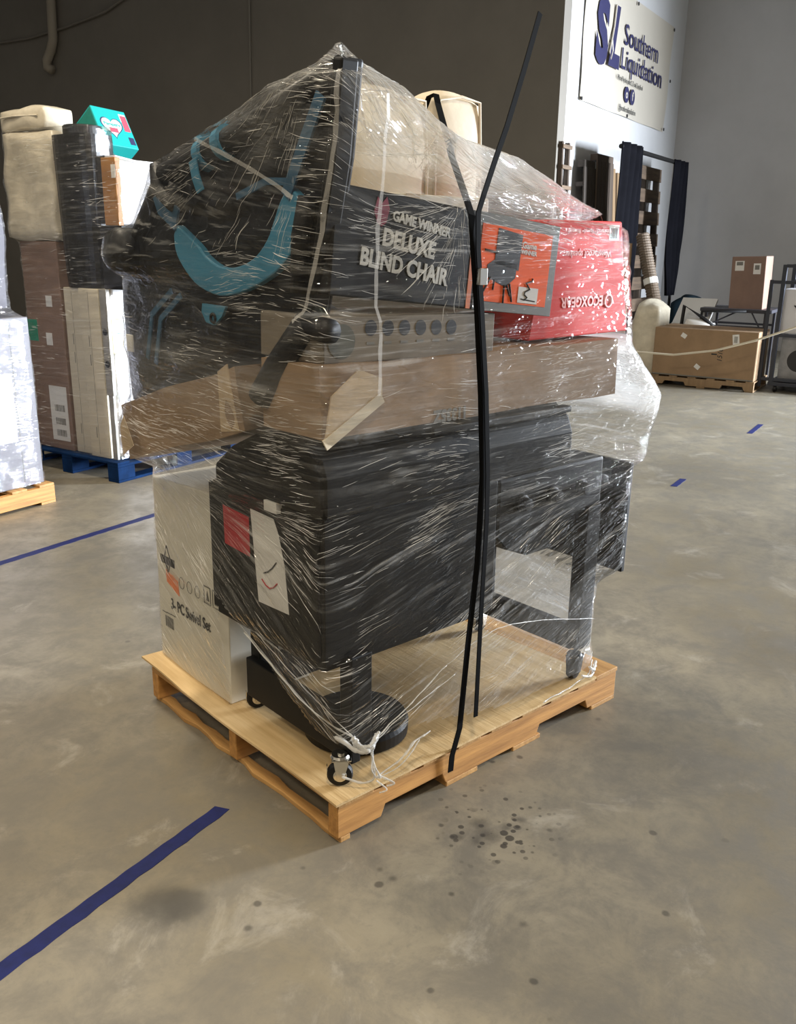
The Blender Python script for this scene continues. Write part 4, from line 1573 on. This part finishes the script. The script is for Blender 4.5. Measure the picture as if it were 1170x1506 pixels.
es3 = edges_of([tb, bn, dk, ob, wb, ws, ib, sp]+[o for o in COL.objects if o.name.startswith('slim_carton')], Matrix.Identity(4))
w3 = thing('stretch_wrap', 'clear stretch wrap round the load on the blue pallet', 'plastic wrap', (0, 0, 0))
f3 = obj('film', wrap_mesh(es3, .136, 2.16, .016, 200, (2.5, 3.8), 9, .012, lambda x, y, z, s: .05*s, .1, 3, .012), 'film2', w3)
simple_glint_creases(f3, w3, 1800, lambda p: p.y < 3.5 or p.x < 2.5, .05, 5)

# ------------------------------------------------------------------ right background
V1 = 3.16
bnr = thing('wall_banner', 'cream vinyl banner lettered Southern Liquidation on the white wall', 'banner', (9.30, 3.15, 3.18))
bm = bmesh.new()
bmesh.ops.create_grid(bm, x_segments=40, y_segments=14, size=.5)
BWD, BHT = 3.47, 1.42
for v in bm.verts:
    x, z = v.co.x+.5, v.co.y+.5
    v.co = (x*BWD+(.06*z if x > .9 else 0), -.012-.010*math.sin(x*17)*(1-z)-.006*math.sin(z*9+x*5), z*BHT)
obj('sheet', bm, 'banner', bnr, smooth=True)
for (x, z) in ((.02, .02), (1.7, .02), (3.4, .03), (1.8, 1.38), (3.48, 1.38), (3.5, .7)):
    obj('grommet', lathe(B(), [(.022, 0), (.022, .008)], (x, -.028, z), (0, -1, 0), 14), 'ink', bnr)
YB = -.034


def bt_(s, size, x, z, m, **k):
    obj('lettering', text_bm(s, size, (x, YB, z), *FF, depth=.002, **k), m, bnr)


bt_('Southern', .345, 1.34, .83, 'navy', bold=.0015, squeeze=1.16)
bt_('Liquidation', .345, 1.27, .545, 'navy', bold=.0015, squeeze=1.18)
bt_('We sell by the pallet, LTL and Truckload', .085, 1.20, .40, 'inkg', squeeze=.74)
bt_('@southernliquidation', .10, 1.33, .055, 'inkg', squeeze=.78)
# SL emblem
obj('emblem', text_bm('S', .93, (.36, YB, .52), *FF, bold=.05, squeeze=.90, depth=.002), 'navy', bnr)
obj('emblem', prism(B(), [(.80, .50), (1.20, .50), (1.20, .66), (1.00, .66), (1.12, 1.20), (.98, 1.20), (.90, .80)], (0, YB-.0045, .0), LX, LZ, .003), 'navy', bnr)
obj('emblem_line', tube(B(), [(.965, YB-.006, 1.2), (.93, YB-.006, .95), (.88, YB-.006, .80), (.83, YB-.006, .66), (.88, YB-.006, .58), (.93, YB-.006, .68), (.88, YB-.006, .80)], .012, 6), 'banner', bnr)
for x, ch in ((1.60, 'o'), (1.84, 'f')):
    obj('round_icon', lathe(B(), [(.098, 0), (.098, .003)], (x, YB, .265), (0, -1, 0), 28), 'navy', bnr)
    obj('icon_mark', text_bm(ch, .15, (x, YB-.004, .225), *FF, align='CENTER', bold=.004), 'banner', bnr)


# upright pallets against the white wall
def upright_pallet(loc, w, h, label, m1, m2, n, lean, rz=0):
    t_ = thing('upright_pallet', label, 'pallet', loc, rot=Matrix.Rotation(rz, 4, 'Z') @ rotx(lean), group='pallets standing against the white wall')
    for k in range(3):
        x = (w-.05)*k/2
        obj('stringer', bx(x, x+.05, 0, .09, 0, h), m2, t_, .004)
    bh_ = h/n*.62
    for k in range(n):
        z = (h-bh_)*k/(n-1)
        obj('slat', bx(-.01, w+.01, -.018, -.0003, z, z+bh_), m1, t_, .004)
        if k % 3 == 0:
            obj('back_slat', bx(-.01, w+.01, .0903, .108, z, z+bh_), m1, t_, .004)
    return t_


upright_pallet((11.05, 2.93, 0.02), 1.35, 2.60, 'weathered slatted pallet standing upright between the two navy curtains', 'old_wood_x', 'old_wood', 9, -2)


def board_pallet(loc, w, h, label, m, rz):
    t_ = thing('upright_pallet', label, 'pallet', loc, rot=Matrix.Rotation(rz, 4, 'Z') @ rotx(-2.5), group='pallets standing against the white wall')
    n = 4
    for k in range(n):
        obj('board', bx(k*w/n, (k+.88)*w/n, -.02, 0, 0, h), m, t_, .004)
    for z in (.1, h*.5, h-.22):
        obj('cross_piece', bx(0, w, .0003, .09, z, z+.05), m, t_, .004)
    obj('end_block', bx(.02, w-.02, -.012, .085, h+.0003, h+.08), m, t_, .004)


board_pallet((9.28, 2.92, .02), .40, 2.42, 'dark plank pallet upright nearest the wall ladder, left of the curtain', 'dark_wood', 0)
board_pallet((9.66, 2.90, .02), .62, 2.52, 'grey brown plank pallet upright just left of the first navy curtain', 'old_wood', 0)
for i, (x, h) in enumerate(((10.55, 2.5), (10.72, 2.46), (10.40, 1.75))):
    t_ = thing('loose_board', ('long narrow tan board leaning between curtain and slatted pallet', 'second narrow tan board touching the slatted pallet', 'shorter narrow tan board beside the navy curtain')[i], 'board', (x, 2.92, 0.015), rot=rotx(-4), group='narrow boards leaning on the white wall')
    obj('board', bx(0, .09, 0, .03, 0, h), 'tan_wood', t_, .003)
lt = thing('wooden_rack', 'narrow brown ladder-like wooden rack against the white wall corner', 'rack', (8.80, 3.04, .02), rot=rotx(-1.5))
for x in (0, .20):
    obj('rail', bx(x, x+.045, 0, .05, 0, 2.66), 'old_wood', lt, .004)
for k in range(12):
    obj('rung', bx(-.02, .265, -.02, -.0003, .12+k*.224, .165+k*.224), 'old_wood_x', lt, .003)

# pipe-and-drape frame with two navy curtains
cf = thing('curtain_frame', 'black pole frame hung with two navy cloth panels before the white wall', 'curtain', (9.4, 2.62, 0))
FT = 2.66
obj('top_pole', cyl(B(), (0.0, 0, FT), (2.85, 0, FT), .028, n=12), 'black_soft', cf)
for x in (0.15, 2.70):
    obj('post', cyl(B(), (x, 0, .02), (x, 0, FT), .022, n=12), 'black_soft', cf)
    obj('foot', bx(x-.15, x+.15, -.15, .15, 0, .02), 'black_soft', cf, .003)


def curtain(x0, x1, z0, z1, narrow):
    bm = bmesh.new()
    na_, nz__ = 40, 24
    g = []
    for j in range(nz__+1):
        z = z1+(z0-z1)*j/nz__
        row = []
        k_ = 1-(narrow*max(0, j/nz__-.75)*4 if narrow else 0)
        for i in range(na_+1):
            f_ = i/na_
            xm = (x0+x1)/2
            x = xm+((x0-xm)+(x1-x0)*f_)*k_+.03*math.sin(j*.3+f_*3)
            row.append(bm.verts.new((x, -.035+.028*math.sin(f_*22+math.sin(j*.2)), z)))
        g.append(row)
    for j in range(nz__):
        for i in range(na_):
            bm.faces.new((g[j][i], g[j][i+1], g[j+1][i+1], g[j+1][i]))
    o_ = obj('curtain_panel', bm, 'curtain', cf, smooth=True)
    s_ = o_.modifiers.new('thick', 'SOLIDIFY')
    s_.thickness = .012


curtain(-.05, .72, .35, FT+.05, 0)
curtain(2.18, 2.86, .85, FT+.03, .35)

pc = thing('petrol_cloth', 'dark petrol cloth heap under the right navy curtain', 'cloth', (11.4, 2.20, 0.0))
obj('heap', soft_box(0, .9, 0, .22, 0, .84, 9, .04, 11, .02, 3, .4), 'tealf', pc, smooth=True)

# leaning brown cardboard sheet, corrugated tube, white sack
ls = thing('cardboard_sheet', 'tall brown cardboard sheet leaning upright left of the corrugated tube', 'cardboard', (9.25, 2.34, 0))
obj('sheet', bx(0, .03, 0, .30, 0, 1.56), 'card', ls, .004)
obj('paper_label', bx(-.002, 0, .03, .14, .60, .85), 'paper', ls)
tp0, tp1 = Vector((9.16, 1.93, .72)), Vector((9.34, 2.25, 1.66))
ct = thing('corrugated_tube', 'brown corrugated tube with a taped end leaning out of the white sack', 'tube', (9.08, 1.88, .30))
d_ = tp1-tp0
bm = B()
n_ = 64
tube(bm, [(tp0+d_*(i/n_))-Vector((9.08, 1.88, .30)) for i in range(n_+1)], [.072+.010*(i % 2) for i in range(n_+1)], 18)
obj('hose', bm, 'tubeb', ct, smooth=False)
obj('sleeve', tube(B(), [tp0-d_*.42-Vector((9.08, 1.88, .30)), tp0+d_*.12-Vector((9.08, 1.88, .30))], .088, 18), 'paper', ct, label='white sleeve at the lower end')
obj('sticker', tube(B(), [tp0+d_*.40-Vector((9.08, 1.88, .30)), tp0+d_*.47-Vector((9.08, 1.88, .30))], .084, 18), 'paper', ct)
sk = thing('white_sack', 'crumpled white sack round the foot of the corrugated tube', 'sack', (8.86, 1.80, .0))
bm = soft_box(0, .36, 0, .40, 0, .90, 10, .05, 13, .03, 4, .45)
for v in bm.verts:
    f_ = v.co.z/.9
    v.co.y = .2+(v.co.y-.2)*(1-.45*max(0, f_-.4))-.10*max(0, f_-.5)
obj('body', bm, 'bagw', sk, smooth=True)
obj('dark_base', soft_box(-.01, .37, .0, .42, .0, .42, 6, .03, 3, .02, 4, .3), 'black_bag', sk, smooth=True, label='dark lower half')

# long carton on its pallet
rp = thing('wooden_pallet', 'low wood pallet under the long brown carton by the grey wall', 'pallet', (8.74, 0.68, 0))
for xx in (0, .35, .70):
    bm = prism(B(), [(0, .014), (.10, .014), (.12, .055), (.34, .055), (.36, .014), (.74, .014), (.76, .055), (.98, .055), (1.0, .014), (1.14, .014), (1.14, .10), (0, .10)], (xx, 0, 0), LY, LZ, .04)
    obj('stringer', bm, 'card_l' if False else 'tan_wood', rp, .003)
for k in range(6):
    obj('deck_board', bx(0, .75, .0+k*.21, .09+k*.21, .1002, .115), 'tan_wood', rp, .002)
for k in (0, 2.5, 5):
    obj('bottom_board', bx(0, .75, k*.21, .09+k*.21, 0, .0138), 'tan_wood', rp, .002)
lg = thing('long_carton', 'long brown carton marked with pen lying on the pallet by the grey wall', 'carton', (8.75, 0.69, .1155))
bm = bx(0, .6, 0, 1.13, 0, .535)
obj('body', bm, 'card', lg, .01)
obj('tape_line', bx(-.001, 0, 0.01, 1.12, .005, .018), 'inkg', lg)
TL = [(-.0018, .80, .455, 30), (-.0018, .62, .12, 35)]
for x, y, z, a in TL:
    bm = bx(-.0006, .0006, -.03, .03, -.024, .024, mtx=Matrix.Translation((-.001, y, z)) @ rotx(a))
    obj('white_sticker', bm, 'paper', lg)
bm = bx(-.0006, .0006, -.035, .035, -.055, .055, mtx=Matrix.Translation((-.001, .235, .445)) @ rotx(-8))
obj('barcode_label', bm, 'paper', lg)
obj('barcode', barcode(B(), (-.0022, .255, .41), -LY, LZ, .04, .07, 6, .0008, 8), 'inkg', lg)
bm = text_bm('1510', .075, (-.0014, .36, .19), LZ, LY, shear=.2)
obj('pen_mark', bm, 'ink', lg)
obj('print_mark', bx(-.0014, 0, .42, .48, .265, .28), 'ink', lg)

# folding table with a carton
ft = thing('folding_table', 'dark folding table holding the upright carton behind the long carton', 'table', (9.55, 0.74, 0))
obj('tabletop', bx(0, .7, 0, .80, .80, .84), 'tablet', ft, .006)
for (x, y) in ((.05, .05), (.05, .72), (.62, .05), (.62, .72)):
    obj('leg', bx(x, x+.03, y, y+.03, 0, .80), 'tablet', ft, .003)
obj('stretcher', bx(.06, .075, .07, .73, .62, .645), 'tablet', ft)
obj('stretcher', bx(.63, .645, .07, .73, .62, .645), 'tablet', ft)
obj('brace', tube(B(), [(.065, .70, .64), (.065, .40, .80)], .009, 8), 'tablet', ft)
obj('brace', tube(B(), [(.065, .07, .55), (.065, .22, .80)], .009, 8), 'tablet', ft)
uc = thing('upright_carton', 'upright brown carton with two white labels standing on the folding table', 'carton', (9.66, 0.86, .8405), rot=rotx(-2))
obj('body', bx(0, .42, 0, .38, 0, .60), 'card_m', uc, .006)
obj('shipping_label', bx(-.0015, 0, .24, .34, .44, .55), 'paper', uc)
obj('label_print', bx(-.002, -.0015, .255, .325, .50, .54), 'inkg', uc)
obj('shipping_label', bx(-.0015, 0, .055, .135, .40, .52), 'paper', uc)
obj('label_print', bx(-.002, -.0015, .07, .12, .45, .50), 'inkg', uc)

# metal rack cart at the right picture edge
rk = thing('metal_rack', 'tall dark metal rack cart at the right picture edge', 'rack', (8.95, -0.45, 0))
for (x, y) in ((0, 0.98), (0.0, 0.02), (.62, .98), (.62, .02)):
    obj('post', bx(x, x+.045, y, y+.045, .10, 1.36), 'rack', rk, .004)
obj('post', bx(0, .045, 1.105, 1.14, .05, 1.20), 'rack', rk, .004)
for z in (.12, .60, 1.16, 1.33):
    obj('rail', bx(0.005, .04, .0, 1.14 if z in (.12, 1.16) else .99, z, z+.035), 'rack', rk, .003)
    obj('rail', bx(.625, .66, .0, 1.0, z, z+.035), 'rack', rk, .003)
obj('base_deck', bx(0, .67, 0, 1.03, .07, .11), 'rack', rk, .004)
for (x, y) in ((.03, .95), (.63, .95), (.03, .05), (.63, .05)):
    obj('wheel', lathe(B(), [(.03, -.016), (.035, -.01), (.035, .01), (.03, .016)], (x, y, .035), (0, 1, 0), 20), 'black_soft', rk)
k1 = thing('speaker_carton', 'grey printed carton with a round dark disc on the rack at the right edge', 'carton', (9.02, -0.10, .1105))
obj('body', bx(0, .4, 0, .60, 0, .49), 'cartongrey', k1, .004)
obj('disc_print', lathe(B(), [(.12, 0), (.121, .0015)], (0, .40, .24), (-1, 0, 0), 30), 'ink', k1)
obj('frame_print', bx(-.001, 0, .26, .275, .05, .46), 'paper', k1)
obj('red_dot', lathe(B(), [(.022, 0), (.022, .0015)], (0, .30, .43), (-1, 0, 0), 16), 'pink', k1)
k2 = thing('white_appliance', 'whitish grey box on the upper level of the rack at the right edge', 'box', (9.03, 0.06, .636))
obj('body', bx(0, .38, 0, .48, 0, .47), 'lit_card', k2, .006)
obj('grip', tube(B(), [(-.004, .36, .30), (-.02, .30, .25), (-.004, .25, .25)], .008, 8), 'ink', k2)

# odds and ends behind the long carton
wq = thing('white_board', 'white flat panel lying behind the long carton under the curtain', 'panel', (9.5, 1.42, .62), rot=rotx(0) @ roty(-35))
obj('panel', bx(0, .5, 0, .42, 0, .03), 'paper', wq, .004)
obj('edge', bx(-.01, 0, 0, .42, -.01, .04), 'paper', wq)
gq = thing('grey_cushion', 'rounded grey and white cushion peeking over the long carton', 'cushion', (9.42, 1.40, .46), rot=rotx(12))
obj('pad', soft_box(0, .3, 0, .32, 0, .20, 8, .01, 15, .03, 5, .5), 'paper', gq, smooth=True)
obj('trim', bx(-.02, -.012, .02, .30, .09, .10), 'ink', gq)
bq = thing('folded_chair', 'black tubular frame lying among the clutter behind the long carton', 'frame', (9.45, 1.45, .0))
obj('tube', tube(B(), [(0, .3, .1), (0, .25, .86), (.02, .02, .72), (.02, -.15, .60)], .022, 10), 'black_soft', bq, smooth=True)
obj('tube', tube(B(), [(.05, .1, .1), (.05, .05, .80), (.05, -.45, .82)], .018, 10), 'black_soft', bq, smooth=True)

# sagging rope barrier
rpth = [(8.3, 3.0, .62), (8.3, 2.4, .46), (8.3, 1.92, .400), (8.3, 1.47, .398), (8.3, 1.04, .475), (8.3, .645, .605), (8.3, .273, .765), (8.3, -.3, 1.05)]
o = obj('barrier_rope', tube(B(), rpth, .011, 8), 'rope')
props(o, 'thin cream rope sagging in front of the long brown carton', 'rope')
